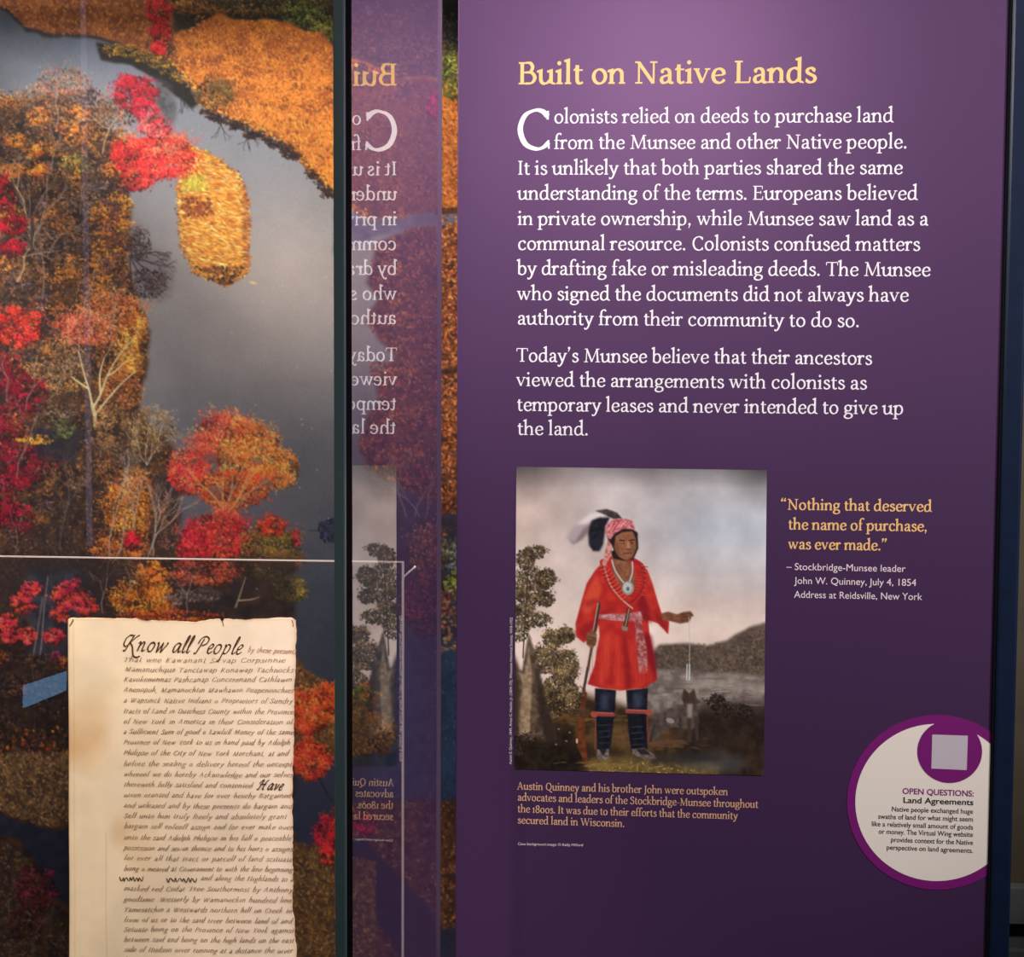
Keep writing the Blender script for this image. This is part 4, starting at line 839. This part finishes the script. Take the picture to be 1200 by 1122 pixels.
def sans_object(name, lines, m, place, parent=None, z0=.0003):
    """lines: (text, a, b, cap height, bold); the built-in sans letters set between two points"""
    V = []; F = []
    for text, a, b, cap, bold in lines:
        v, f = sans_verts(text, bold); x0 = min(p[0] for p in v); x1 = max(p[0] for p in v)
        L = math.hypot(b[0]-a[0], b[1]-a[1]); ux, uy = (b[0]-a[0])/L, (b[1]-a[1])/L; kx = L/(x1-x0); ky = cap/.70; n = len(V)
        for x, y in v:
            X, Y = (x-x0)*kx, y*ky; V.append(place(a[0]+X*ux-Y*uy, a[1]+X*uy+Y*ux, z0))
        F += [tuple(n+i for i in q) for q in f]
    me = bpy.data.meshes.new(name); me.from_pydata(V, [], F); me.update()
    return link(name, me, m, parent)

# ------------------------------------------------------------------ the purple text panel
S0 = (at(860, 400)[0]-at(760, 400)[0])/100.0            # metres per photograph pixel on the panel face
m_panel = mat('purple_print', (.035, .0140, .054), .48, 0, 1.0)
m_panel.node_tree.nodes['Principled BSDF'].inputs['Specular Tint'].default_value = (1, .56, 1, 1)      # satin laminate over purple ink
m_edge = noise_mat('panel_board_edge', lin(60, 36, 70), lin(70, 44, 82), 60, .7)
m_white = mat('white_ink', (.74, .69, .74), .55, 0, .3)
m_gold = mat('gold_ink', lin(228, 180, 116), .55, 0, .3)
m_lilac = mat('pale_ink', lin(226, 206, 212), .55, 0, .3)
PB, PT = 0.0, 2.42
panel = empty('exhibit_panel', (XL, 0, 0), 'tall purple exhibit text panel beside the glass case', 'text panel')
b = MB().box(XL, 0, PB, XR, .035, PT)
o = b.build('panel_board', m_panel, panel, .0015)
def onp(x, z, lift=0.0): return (x, -lift, z)
def pp(px, py):
    q = at(px, py); return (q[0], q[2])
def lines_obj(name, rows, k, m, bold=1.0):
    ink = Ink()
    for text, x0, y0, x1, y1 in rows: serif_line(ink, text, pp(x0, y0), pp(x1, y1), k*S0, bold)
    return ink_object(name, ink, onp, m, panel)
lines_obj('heading_text', [('Built on Native Lands', 606.6, 98.8, 957, 96.8)], 17.2, m_gold, 1.14)['label'] = 'gold heading on the purple panel'
ink = Ink(); a = pp(605, 175); glyph(ink, G['C'][1], pp(607, 175)[0]-.13*31.2*S0*1.14, pp(607, 175.2)[1], 31.4*S0, 1.14, .95); ink_object('drop_cap', ink, onp, m_white, panel)
lines_obj('paragraph_text', [
 ('olonists relied on deeds to purchase land', 649, 144.5, 1047, 143.2),
 ('from the Munsee and other Native people.', 649, 174.7, 1063.5, 174),
 ('It is unlikely that both parties shared the same', 606.5, 204.8, 1058, 204.2),
 ('understanding of the terms. Europeans believed', 606.5, 234.1, 1075.5, 234.3),
 ('in private ownership, while Munsee saw land as a', 606.5, 263.8, 1088, 264.2),
 ('communal resource. Colonists confused matters', 606.5, 293, 1078.4, 294),
 ('by drafting fake or misleading deeds. The Munsee', 606, 322.1, 1090.5, 323.9),
 ('who signed the documents did not always have', 606, 351.8, 1065, 353.6),
 ('authority from their community to do so.', 606, 380.4, 1007.6, 383.6)], 10.9, m_white, .91)
lines_obj('paragraph_text', [
 ('Today\u2019s Munsee believe that their ancestors', 605, 424, 1022, 427.6),
 ('viewed the arrangements with colonists as', 605, 452.6, 1016, 456.6),
 ('temporary leases and never intended to give up', 605.5, 481.6, 1059, 486),
 ('the land.', 606, 509.8, 690, 510.4)], 10.9, m_white, .91)
lines_obj('quote_text', [('\u201cNothing that deserved', 914.4, 597.4, 1092, 599.9), ('the name of purchase,', 923.5, 620.6, 1087, 623), ('was ever made.\u201d', 923.5, 643.6, 1040, 645.4)], 8.6, m_gold, 1.12)['label'] = 'gold quotation beside the portrait print'
sans_object('attribution_text', [(t, pp(x0, y0), pp(x1, y1), 8.3*S0, .0) for t, x0, y0, x1, y1 in (
 ('\u2013 Stockbridge-Munsee leader', 921.5, 668, 1061, 670.6), ('John W. Quinney, July 4, 1854', 930.5, 684.4, 1073.5, 687), ('Address at Reidsville, New York', 930.5, 700.7, 1080.5, 703.5))], m_lilac, onp, panel)
m_tan = mat('tan_ink', lin(206, 158, 128), .55, 0, .3)
lines_obj('caption_text', [('Austin Quinney and his brother John were outspoken', 606, 925.6, 853, 932.4), ('advocates and leaders of the Stockbridge-Munsee throughout', 606.5, 938.6, 888.5, 947.2),
 ('the 1800s. It was due to their efforts that the community', 606.5, 952.2, 864.5, 960.6), ('secured land in Wisconsin.', 606.5, 965.4, 732, 969.6)], 6.2, m_tan, .95)['label'] = 'tan caption below the portrait print'
sans_object('credit_text', [('Case background image: \u00a9 Kelly Milford', pp(607, 990.6), pp(683, 992.2), 3.2*S0, 0)], m_lilac, onp, panel)
q0, q1 = pp(599.6, 896), pp(600.6, 724)
sans_object('credit_text', [('Austin E. Quinney, 1849, Amos C. Hamlin, Jr. (1804\u201372), Wisconsin Historical Society, WHI-1952', q0, q1, 3.2*S0, 0)], m_lilac, onp, panel)
# portrait print: its own thin sheet on the board
pc = paint_portrait(); NX, NY = 400, 484
u = np.linspace(0, 1, NX)[None, :, None]; v = np.linspace(0, 1, NY)[:, None, None]
TLc, TRc, BLc, BRc = (np.array(q, float) for q in ((605.2, 547.2), (898.6, 551.2), (602.8, 901.6), (894.8, 909.4)))
px = (TLc*(1-u)+TRc*u)*(1-v)+(BLc*(1-u)+BRc*u)*v
cols = pc.sample(px[..., 0], px[..., 1])
q = [np.array([*pp(*c)]) for c in (TLc, TRc, BLc, BRc)]
xz = (q[0]*(1-u)+q[1]*u)*(1-v)+(q[2]*(1-u)+q[3]*u)*v
pts = np.stack([xz[..., 0], np.full((NY, NX), -.0006), xz[..., 1]], -1)
o = ink_mesh('portrait_print', pts, cols, NX, NY, print_mat('portrait_inks', .42, .4), panel)
o['label'] = 'painted portrait of a person in a red tunic, printed on the panel'
del pc, px, cols, pts
# round badge at the right edge
m_mag = mat('magenta_vinyl', lin(112, 18, 104), .5, 0, .4); m_cream = mat('white_vinyl', lin(226, 216, 206), .55, 0, .3)
m_black = mat('black_ink', lin(24, 20, 22), .6, 0, .3); m_magink = mat('magenta_ink', lin(122, 22, 108), .55, 0, .3)
bc = pp(1098, 941); xe = XR-.0006
def disc(c, r, n=96): return [(c[0]+r*math.cos(2*math.pi*i/n), c[1]+r*math.sin(2*math.pi*i/n)) for i in range(n)]
def clipx(p):
    o = []
    for i in range(len(p)):
        a, b = p[i-1], p[i]
        if (a[0] <= xe) != (b[0] <= xe):
            t = (xe-a[0])/(b[0]-a[0]); o.append((xe, a[1]+t*(b[1]-a[1])))
        if b[0] <= xe: o.append(b)
    return o
def sheet(name, outline, m, parent, y, th=.00025):
    n = len(outline); vv = [(x, y-th, z) for x, z in outline]+[(x, y, z) for x, z in outline]
    ff = [tuple(range(n))]+[(i, n+i, n+(i+1) % n, (i+1) % n) for i in range(n)]
    me = bpy.data.meshes.new(name); me.from_pydata(vv, [], ff); me.update(); return link(name, me, m, parent)
S1 = S0*1.018
badge = sheet('round_badge', clipx(disc(bc, 103.5*S1)), m_mag, panel, -.0002); badge['label'] = 'round magenta and white badge at the right edge'
def badge_sheet(name, outline, m, y):
    o = sheet(name, outline, m, None, y); o.parent = badge; o.location = (0, 0, 0); return o
badge_sheet('white_disc', clipx(disc(pp(1097, 941), 93*S1)), m_cream, -.0005)
badge_sheet('magenta_disc', disc(pp(1112.7, 881), 37*S1, 64), m_mag, -.0008)
m_qr = mat('pale_square', lin(184, 174, 184), .6, 0, .3)
a0, a1, a2, a3 = pp(1092.3, 861), pp(1134, 862.4), pp(1132.6, 902.6), pp(1091.2, 900.8)
badge_sheet('blank_square', [a0, a1, a2, a3], m_qr, -.0011)
def bt(name, rows, m):
    o = sans_object(name, rows, m, onp, None, .0009); o.parent = badge; o.location = (0, 0, 0); return o
bt('badge_title', [('OPEN QUESTIONS:', pp(1057.3, 930.4), pp(1140.8, 933.6), 6.9*S0, .022)], m_magink)
bt('badge_subtitle', [('Land Agreements', pp(1058.5, 941), pp(1140.5, 943.8), 7.0*S0, .02)], m_black)
bt('badge_text', [(t, pp(x0, y0), pp(x1, y1), 5.9*S0, .012) for t, x0, y0, x1, y1 in (
 ('Native people exchanged huge', 1045, 951, 1140, 954), ('swaths of land for what might seem', 1029, 959.6, 1140, 963), ('like a relatively small amount of goods', 1021.5, 968.2, 1140, 972.4),
 ('or money. The Virtual Wing website', 1029.5, 977.2, 1140, 981), ('provides context for the Native', 1044, 986.8, 1140, 990.4), ('perspective on land agreements.', 1039, 995.8, 1140, 999.8))], m_black)

# blue upright at the right edge of the panel
m_blue = noise_mat('navy_enamel', lin(10, 22, 44), lin(13, 27, 52), 40, .36, 0, 3, .5)
m_gasket = mat('black_gasket', (.004, .004, .005), .9, 0, .05)
xb = XR+.0035; wb_ = 24*S0
post = empty('metal_upright', (XR, 0, 0), 'navy blue metal upright along the right edge of the purple panel', 'post')
MB().box(xb, -.004, 0, xb+wb_, .045, PT+.03).build('upright_profile', m_blue, post, .004)
MB().box(XR+.0002, -.002, 0, xb, .036, PT).build('rubber_seal', m_gasket, post)

# ------------------------------------------------------------------ the autumn river mural on the back wall
mc = paint_mural()
tl, tr, bl = at(-420, -220, MURAL_Y), at(585, -220, MURAL_Y), at(-420, 1420, MURAL_Y)
mx0, mx1, mz1, mz0 = tl[0], tr[0], tl[2], bl[2]
fx0, fz1, fz0 = at(-30, 0, MURAL_Y)[0], at(0, -30, MURAL_Y)[2], at(0, 1150, MURAL_Y)[2]      # fine mesh in the middle, coarser outside
gx = np.concatenate([np.linspace(mx0, fx0, 120)[:-1], np.linspace(fx0, mx1, 560)]); gz = np.concatenate([np.linspace(mz1, fz1, 60)[:-1], np.linspace(fz1, fz0, 1040)[:-1], np.linspace(fz0, mz0, 90)])
NX, NY = len(gx), len(gz); gx = gx[None, :]+np.zeros((NY, 1)); gz = gz[:, None]+np.zeros((1, NX))
pts = np.stack([gx, np.full((NY, NX), MURAL_Y-.0004), gz], -1)
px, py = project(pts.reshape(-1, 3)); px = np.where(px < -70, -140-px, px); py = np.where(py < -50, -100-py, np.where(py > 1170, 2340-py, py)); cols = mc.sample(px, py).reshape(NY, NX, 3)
mural = empty('mural_print', ((mx0+mx1)/2, MURAL_Y, mz0), 'large aerial photograph of autumn trees and a river on the back wall', 'mural')
MB().box(mx0-.004, MURAL_Y, mz0-.004, mx1+.004, MURAL_Y+.03, mz1+.004).build('mural_board', m_edge, mural)
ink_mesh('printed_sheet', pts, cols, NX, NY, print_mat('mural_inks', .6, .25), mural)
del mc, pts, px, py, cols

# ------------------------------------------------------------------ display case
m_teal = noise_mat('teal_grey_metal', lin(94, 120, 126), lin(100, 126, 132), 30, .4, 0, 3, .5)
m_glass = glass_mat('case_glass', 1.1)
m_acr = glass_mat('acrylic', .8, (.95, .95, .95))
m_gedge = mat('polished_glass_edge', lin(84, 72, 80), .4, 0, .4)
m_acedge = mat('polished_acrylic_edge', lin(196, 176, 174), .3, 0, .6)
m_case = noise_mat('case_plinth', lin(40, 42, 46), lin(48, 50, 54), 30, .6)
ZB, ZT = .62, 2.30
yb = at(517, 561)[1]
def depth_at(px):      # depth where the side glass plane is seen at this pixel column
    d = FW*FPX+RT*(px-600.0)+UP*(561.0-561.0); t = (XM-CAM[0])/d[0]; return CAM[1]+t*d[1]
YB, YF = depth_at(517), depth_at(413)
XC = XM-1.25
xpost = at(391.6, 561, YF-.035)[0]
xposr = at(403.8, 561, YF-.035)[0]
case = empty('display_case', ((XM+XC)/2, (YF+YB)/2, 0), 'tall glass display case with teal grey corner post, in front of the autumn mural', 'display case')
MB().box(XC, YF-.035, 0, XM, YB, ZB).build('plinth', m_case, case, .003)
cp = MB().box(xpost, YF-.036, ZB, xposr, YF-.026, ZT+.05).build('corner_post', m_teal, case, .001)
MB().box(xpost, YF-.0255, ZB, xposr+.0002, YF, ZT+.05).build('post_gasket', m_gasket, case)
MB().box(XC, YF-.036, ZB, XC+.012, YF, ZT+.05).build('corner_post', m_teal, case, .001)
MB().box(XC, YF-.036, ZT, XM, YF-.004, ZT+.05).box(XC, YB-.02, ZT, XM, YB, ZT+.05).box(XC, YF, ZT, XC+.02, YB, ZT+.05).box(XM-.02, YF, ZT, XM, YB, ZT+.05).build('top_frame', m_teal, case)
def pane(name, p0, p1, ax, m, edge_m, edges):
    """the outer face of a clear sheet; its polished edge is a sub-part"""
    (x0, y0, z0), (x1, y1, z1) = p0, p1; b = MB()
    if ax == 'x':
        b.poly([(x1, y1, z0), (x1, y0, z0), (x1, y0, z1), (x1, y1, z1)])
    else:
        b.poly([(x1, y0, z0), (x0, y0, z0), (x0, y0, z1), (x1, y0, z1)])
    return b
TH = .0052
g = pane('side_glass', (XM-TH, YF, ZB), (XM, YB, ZT), 'x', m_glass, None, None).build('side_glass', m_glass, case)
e = MB().poly([(XM-TH, YB, ZB), (XM, YB, ZB), (XM, YB, ZT), (XM-TH, YB, ZT)])
e = MB().box(XM-TH, YB-.0002, ZB, XM, YB+.0006, ZT).build('glass_edge', m_gedge, None); e.parent = g; e.location = (0, 0, 0)
pane('front_glass', (XC+.012, YF-.030, ZB), (xpost, YF-.024, ZT), 'y', m_glass, None, None).build('front_glass', m_glass, case)

# ------------------------------------------------------------------ acrylic holder and the deed
DY = -.42
aT = at(236, 655, DY)[2]; aR = at(473, 900, DY)[0]; aL = aR-.66
hold = empty('acrylic_holder', ((aR+aL)/2, DY, ZB), 'clear acrylic sheet with bright edges standing upright behind the deed', 'sign holder')
TA = .0038
MB().poly([(aR, DY, ZB), (aL, DY, ZB), (aL, DY, aT), (aR, DY, aT)]).build('clear_sheet', m_acr, hold)
MB().box(aL, DY-.0003, aT-.0014, aR, DY+.0036, aT).box(aR-.0022, DY-.0003, ZB, aR, DY+.0036, aT-.0018).build('polished_edge', m_acedge, hold)
c0_ = at(473, 677, DY); c1_ = at(487, 664, DY+.012)
MB().tube((aR-.001, DY+.004, c0_[2]), (c1_[0], DY+.012, c1_[2]), .0011).build('support_rod', m_acedge, hold)
MB().box(aL, DY+.001, ZB, aR, DY+.014, ZB+.012).build('foot_block', m_case, hold, .002)
# the sheet of paper
PY = DY-.006
def dp(px_, py_): 
    q_ = at(px_, py_, PY); return (q_[0], q_[2])
rgd = random.Random(5)
def swell(u_, v_): return .003*np.sin(np.clip(u_, 0, 1)*3.1)*(.6+.4*np.sin(v_*6))+.0006*np.sin(u_*11+v_*17)
LEFT = [(724.5, 79.6), (760, 80), (900, 80.6), (1000, 81), (1122, 81.2), (1240, 81.5)]
RIGHT = [(727, 346.4), (740, 347), (780, 346), (830, 344.6), (900, 343.6), (960, 342.4), (1020, 343.6), (1060, 342.6), (1100, 346.6), (1122, 347.4), (1240, 346)]
TOP = [(79, 725.4), (84, 724.4), (110, 724.2), (160, 725), (172, 728), (180, 727), (230, 729), (246, 725.5), (258, 725), (261.5, 730), (263, 725), (290, 726), (330, 724), (341, 724), (347, 727)]
NX, NY = 200, 360
uu = np.linspace(0, 1, NX); yy = np.linspace(0, 1, NY); Z0p, Z1p = 724.0, 1226.0
pts = np.zeros((NY, NX, 3)); cols = np.zeros((NY, NX, 3), np.float32)
f1 = fbm(NY, NX, 60, 41, 5); f2 = fbm(NY, NX, 14, 55, 4); f3 = fbm(NY, NX, 90, 91, 3); jag = fbm(NY, 4, 6, 13, 3)[:, 1]-.5; jt = fbm(4, NX, 5, 17, 3)[1]-.5
for j in range(NY):
    yp = Z0p+(Z1p-Z0p)*yy[j]; xl = np.interp(yp, *zip(*LEFT)); xr = np.interp(yp, *zip(*RIGHT))+jag[j]*3.4
    xp = xl+(xr-xl)*uu; top_ = np.interp(xp, *zip(*TOP))+jt*1.8
    yq = np.maximum(yp, top_)
    for i in range(NX):
        q_ = at(xp[i], yq[i], PY); pts[j, i] = q_
    pts[j, :, 1] -= swell(uu, yy[j])
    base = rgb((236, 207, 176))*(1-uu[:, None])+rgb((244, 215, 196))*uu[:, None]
    c_ = base*(1+(f1[j][:, None]-.5)*.16+(f2[j][:, None]-.5)*.05)
    st = np.clip((f3[j]-.52)*5, 0, 1)*np.clip((.42-uu)*4, 0, 1)*np.clip((yy[j]-.12)*5, 0, 1)
    c_ = c_*(1-st[:, None]*rgb((20, 44, 70)))
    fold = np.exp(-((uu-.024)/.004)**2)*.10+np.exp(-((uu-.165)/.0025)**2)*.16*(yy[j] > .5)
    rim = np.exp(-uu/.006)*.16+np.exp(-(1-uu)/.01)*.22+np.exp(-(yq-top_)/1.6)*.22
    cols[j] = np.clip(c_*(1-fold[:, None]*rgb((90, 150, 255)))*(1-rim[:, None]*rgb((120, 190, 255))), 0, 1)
deed = empty('deed_document', (float(pts[:, :, 0].mean()), PY, ZB), 'old cream paper deed with brown handwriting, upright in the glass case', 'document')
PX0, PX1, PZ0, PZ1 = float(pts[180, 0, 0]), float(pts[180, -1, 0]), float(pts[0, :, 2].max()), float(pts[-1, :, 2].min())
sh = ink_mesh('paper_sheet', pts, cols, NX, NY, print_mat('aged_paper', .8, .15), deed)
so = sh.modifiers.new('thickness', 'SOLIDIFY'); so.thickness = .0004; so.offset = -1
m_ink = mat('brown_ink', lin(140, 102, 76), .75, 0, .1); m_ink2 = mat('dark_brown_ink', lin(84, 52, 32), .75, 0, .1); m_ink3 = mat('faded_red_ink', lin(170, 108, 88), .75, 0, .1)
DS = (at(300, 900, PY)[0]-at(200, 900, PY)[0])/100.0
def script_line(ink, text, xa, ya, xb_, yb_, k=3.5, seed=0, wd=.155):
    """fast slanted round hand between two pixels of the page"""
    r = random.Random(seed); a = dp(xa, ya); b = dp(xb_, yb_); n = sum(G.get(c, G['o'])[0]*.9+.12 if c != ' ' else .75 for c in text)
    L = math.hypot(b[0]-a[0], b[1]-a[1]); ks = k*DS; sx = L/(n*ks); x = 0; ux, uy = (b[0]-a[0])/L, (b[1]-a[1])/L
    prev = None; sl = .6
    for c in text:
        if c == ' ': x += .75*ks*sx; prev = None; continue
        adv, pr = G.get(c, G['o']); big = 1.0 if c.islower() else .92
        jy = r.uniform(-.08, .08)*ks
        T = lambda X, Y: (a[0]+(x+(X*.9*sx+Y*sl*.8)*ks*big)*ux, a[1]+(x*uy)+jy+Y*ks*big*1.0)
        for p in pr:
            if p[0] == 's': ink.ribbon([T(p[1], p[2]), T(p[1]+r.uniform(-.05, .05), (p[2]+p[3])/2), T(p[1], p[3]*1.06)], lambda dx, dy: wd*ks*1.0)
            elif p[0] == 'c': ink.ribbon([T(*q_) for q_ in catmull(p[1], 2)], nibw(wd*ks*1.1, wd*ks*.28, 0))
            elif p[0] == 'o': ink.ribbon([T(*q_) for q_ in A_(p[1], p[2], p[3], p[4], 20, 380, 10)], nibw(wd*ks*1.1, wd*ks*.28, 0))
            elif p[0] == 'l': ink.ribbon([T(p[1], p[2]), T(p[3], p[4])], lambda dx, dy: wd*ks*(.3+.5*abs(dy)))
        if prev is not None and c in 'eiou': ink.ribbon([prev, T(.2, .5)], lambda dx, dy: wd*ks*.3)
        prev = T(adv-.12, .12); x += (adv*.9+.12)*ks*sx
DEED = [(290, 764.5, 347, 767, 'by these presents'), (144, 775.5, 344, 777, 'That wee Kawanant Sirvap Corpsinnie \u2013'), (146, 787, 344, 788.5, 'Mamanuchqua Tanctawap Konawap Tachnocks'), (145, 798.5, 342, 799.5, 'Kavokeminnas Pashcanap Concerenand Cathlawin'),
 (145, 810.5, 344, 812, 'Anenopoh, Mamanochtin Mawhawin Peapenonchies'), (145, 823, 343, 824.5, 'a Wapsinck Native Indians & Proprietors of Sundry'), (145, 835.5, 344, 837, 'tracts of Land in Dutchess County within the Province'), (145, 847.5, 343, 849, 'of New York in America in their Consideration of'),
 (145, 859.5, 344, 861, 'a Sufficient Sum of good & Lawfull Money of the same'), (145, 871.8, 340, 873, 'Province of New York to us in hand paid by Adolph'), (145, 884.5, 338, 886, 'Philipse of the City of New York Merchant, at and'), (145, 897.2, 342, 898.5, 'before the sealing & delivery hereof the Receipt'),
 (145, 909.5, 343, 911, 'whereof we do hereby Acknowledge and our selves'), (145, 921.5, 296, 923, 'therewith fully satisfied and contented'), (145, 933.8, 341, 935.5, 'Given Granted and have for ever hereby Bargained'), (145, 946.3, 342, 948, 'and Released and by these presents do bargain and'),
 (145, 958.5, 336, 960, 'Sell unto him truly freely and absolutely grant'), (145, 970.6, 343, 972.5, 'bargain sell enfeoff assign and for ever make over'), (145, 983.8, 341, 985.5, 'unto the said Adolph Philipse in his full & peaceable'), (145, 996, 343, 998, 'possession and seizin thence and to his heirs & assigns'),
 (145, 1008, 343, 1010, 'for ever all that tract or parcell of land scituate'), (145, 1020.3, 343, 1022, 'being & meared at Coverament to with the line beginning'), (235, 1031.6, 344, 1033.5, 'and along the Highlands to a'), (145, 1043.8, 343, 1045.5, 'marked red Cedar Tree Southermost by Anthony'),
 (145, 1056.3, 342, 1058, 'goodtime. Westerly by Wamanockin hundred line'), (145, 1068.4, 342, 1070, 'Tamesatchin a Westwards northern hill on Creek to'), (145, 1080.5, 342, 1082.5, 'from of us or to the said river between land of and'), (145, 1091.8, 344, 1093.5, 'Setuate being on the Province of New York against'),
 (145, 1103.5, 344, 1105.5, 'between said and being on the high lands on the east'), (145, 1115.5, 343, 1117.5, 'side of Hudson River running at a distance the River'), (145, 1128, 343, 1130, 'beginning at a certain red cedar tree marked'), (145, 1140, 343, 1142, 'on the north side of the hill called by us')]
def onq(x, z, lift=0.0): return (x, PY-.00012-float(swell((x-PX0)/(PX1-PX0), (PZ0-z)/(PZ0-PZ1)))-lift, z)
ink = Ink(); ink_r = Ink()
for i, (xa, ya, xb_, yb_, t) in enumerate(DEED): script_line(ink_r if i == 0 else ink, t, xa, ya, xb_, yb_, 4.1, i)
ink_object('handwriting', ink, onq, m_ink, deed)
o = ink_object('handwriting', ink_r, onq, m_ink3, deed); o['label'] = 'faded red writing at the end of the first line'
# large opening words and the word written bold further down
big = Ink()
HW = {
 'K': (1.22, [[(.55, 1.52), (.22, 1.62), (-.12, 1.28), (-.22, .72), (-.02, .42), (.16, .60)], [(.62, 1.66), (.34, .9), (.08, .02), (-.12, .06)], [(1.1, 1.66), (.82, 1.42), (.36, .84)], [(.36, .84), (.70, .40), (.98, -.42), (1.34, -.66), (1.72, -.52)]]),
 'n': (1.0, [[(.0, .8), (.14, .95), (.2, .85), (.08, 0)], [(.12, .4), (.4, .92), (.58, .9), (.56, .6), (.5, .14), (.6, .02), (.78, .18)]]),
 'o': (.86, [[(.5, .96), (.2, .86), (.04, .4), (.16, .04), (.42, .08), (.62, .5), (.58, .86), (.4, .95)]]),
 'w': (1.2, [[(.0, .82), (.12, .96), (.16, .7), (.12, .02), (.2, .08), (.6, .96)], [(.58, .96), (.52, .02), (.62, .1), (1.0, .8), (1.0, 1.0)]]),
 'a': (.92, [[(.62, .86), (.4, .98), (.12, .72), (.04, .2), (.2, .02), (.46, .4), (.64, .96)], [(.66, .96), (.56, .2), (.62, .02), (.82, .2)]]),
 'l': (.44, [[(.06, .4), (.34, 1.3), (.4, 1.72), (.28, 1.7), (.12, .9), (.06, .14), (.16, .02), (.36, .24)]]),
 'P': (1.1, [[(.5, 1.5), (.28, .8), (.02, .0), (-.16, .08)], [(.0, 1.0), (.2, 1.52), (.6, 1.74), (.94, 1.5), (.84, 1.02), (.42, .78)]]),
 'e': (.62, [[(.06, .44), (.4, .62), (.46, .9), (.28, .96), (.06, .6), (.06, .14), (.24, .02), (.5, .26)]]),
 'p': (.92, [[(.1, .8), (.2, .98), (.14, .4), (-.12, -.72), (-.2, -.7)], [(.14, .5), (.4, .96), (.64, .8), (.56, .3), (.3, .02), (.12, .14)]]),
 'H': (1.5, [[(.0, .9), (.16, 1.3), (.5, 1.5), (.3, .7), (.1, .0), (-.1, .1)], [(1.2, 1.56), (.96, 1.2), (.76, .4), (.74, .02), (.96, .1)], [(.2, .72), (.6, .84), (1.06, .8)]]),
 'v': (.8, [[(.0, .8), (.14, .96), (.2, .6), (.2, .02), (.5, .5), (.6, .96)]]),
 ' ': (.5, [])}
def hand_word(text, xa, ya, xb_, yb_, k, sl=.30, wd=.155):
    a = dp(xa, ya); b = dp(xb_, yb_); n = sum(HW[c][0] for c in text); L = b[0]-a[0]; ks = k*DS; sx = L/(n*ks); x = 0
    for c in text:
        yy_ = a[1]+(b[1]-a[1])*x/L
        for st in HW[c][1]: big.ribbon([(a[0]+x+(X*sx+Y*sl)*ks, yy_+Y*ks) for X, Y in catmull(st, 5)], nibw(wd*ks*1.25, wd*ks*.45, .75))
        x += HW[c][0]*ks*sx
hand_word('Know all People', 146, 762.5, 284, 767, 11.2)
ink_object('opening_words', big, onq, m_ink2, deed)['label'] = 'enlarged dark brown opening words'; big = Ink()
hand_word('Have', 302, 925, 331, 926.5, 7.4, .4, .2)
ink_object('bold_word', big, onq, m_ink2, deed)['label'] = 'enlarged dark brown word at a line end'; big = Ink()
def scrawl(xa, xb_, y, seed):
    r = random.Random(seed); p_ = [dp(xa+(xb_-xa)*i/14+r.uniform(-1, 1), y+(3.4 if i % 2 else -3.0)*r.uniform(.5, 1)) for i in range(15)]
    big.ribbon(catmull(p_, 3), nibw(1.4*DS, .5*DS, .7))
for k_, s_ in enumerate(((141, 168, 1030, 3), (196, 231, 1031, 9))):
    scrawl(*s_); ink_object('struck_out_word', big, onq, m_ink2, deed)['label'] = 'struck out dark scrawled word'; big = Ink()
for xa, ya, xb_, yb_ in ((81.5, 734, 86, 726), (260, 726, 262.5, 734), (342, 727, 343.5, 735)):
    big.ribbon([dp(xa, ya), dp((xa+xb_)/2+.6, (ya+yb_)/2), dp(xb_, yb_)], lambda dx, dy: .9*DS)
    ink_object('tear', big, onq, m_ink2, deed); big = Ink()

# tilted blue screen on the opposite wall, mirrored faintly in the case front left of the deed
m_scr = glow('blue_screen_light', lin(130, 190, 245), 4.2)
c4 = [mirror_at(*c_, Y0+.04) for c_ in ((28, 803), (28, 830), (79, 809), (79, 786))]
scr = empty('display_screen', (sum(c_[0] for c_ in c4)/4, Y0+.04, min(c_[1] for c_ in c4)), 'small slanted blue screen mirrored in the glass left of the deed', 'screen')
sheet('screen_face', [c4[1], c4[0], c4[3], c4[2]][::-1], m_scr, scr, Y0+.04, -.002)
n_ = .012
sheet('screen_case', [(c4[1][0]+n_, c4[1][1]-n_), (c4[0][0]+n_, c4[0][1]+n_), (c4[3][0]-n_, c4[3][1]+n_), (c4[2][0]-n_, c4[2][1]-n_)], m_gasket, scr, Y0+.001, -.038)
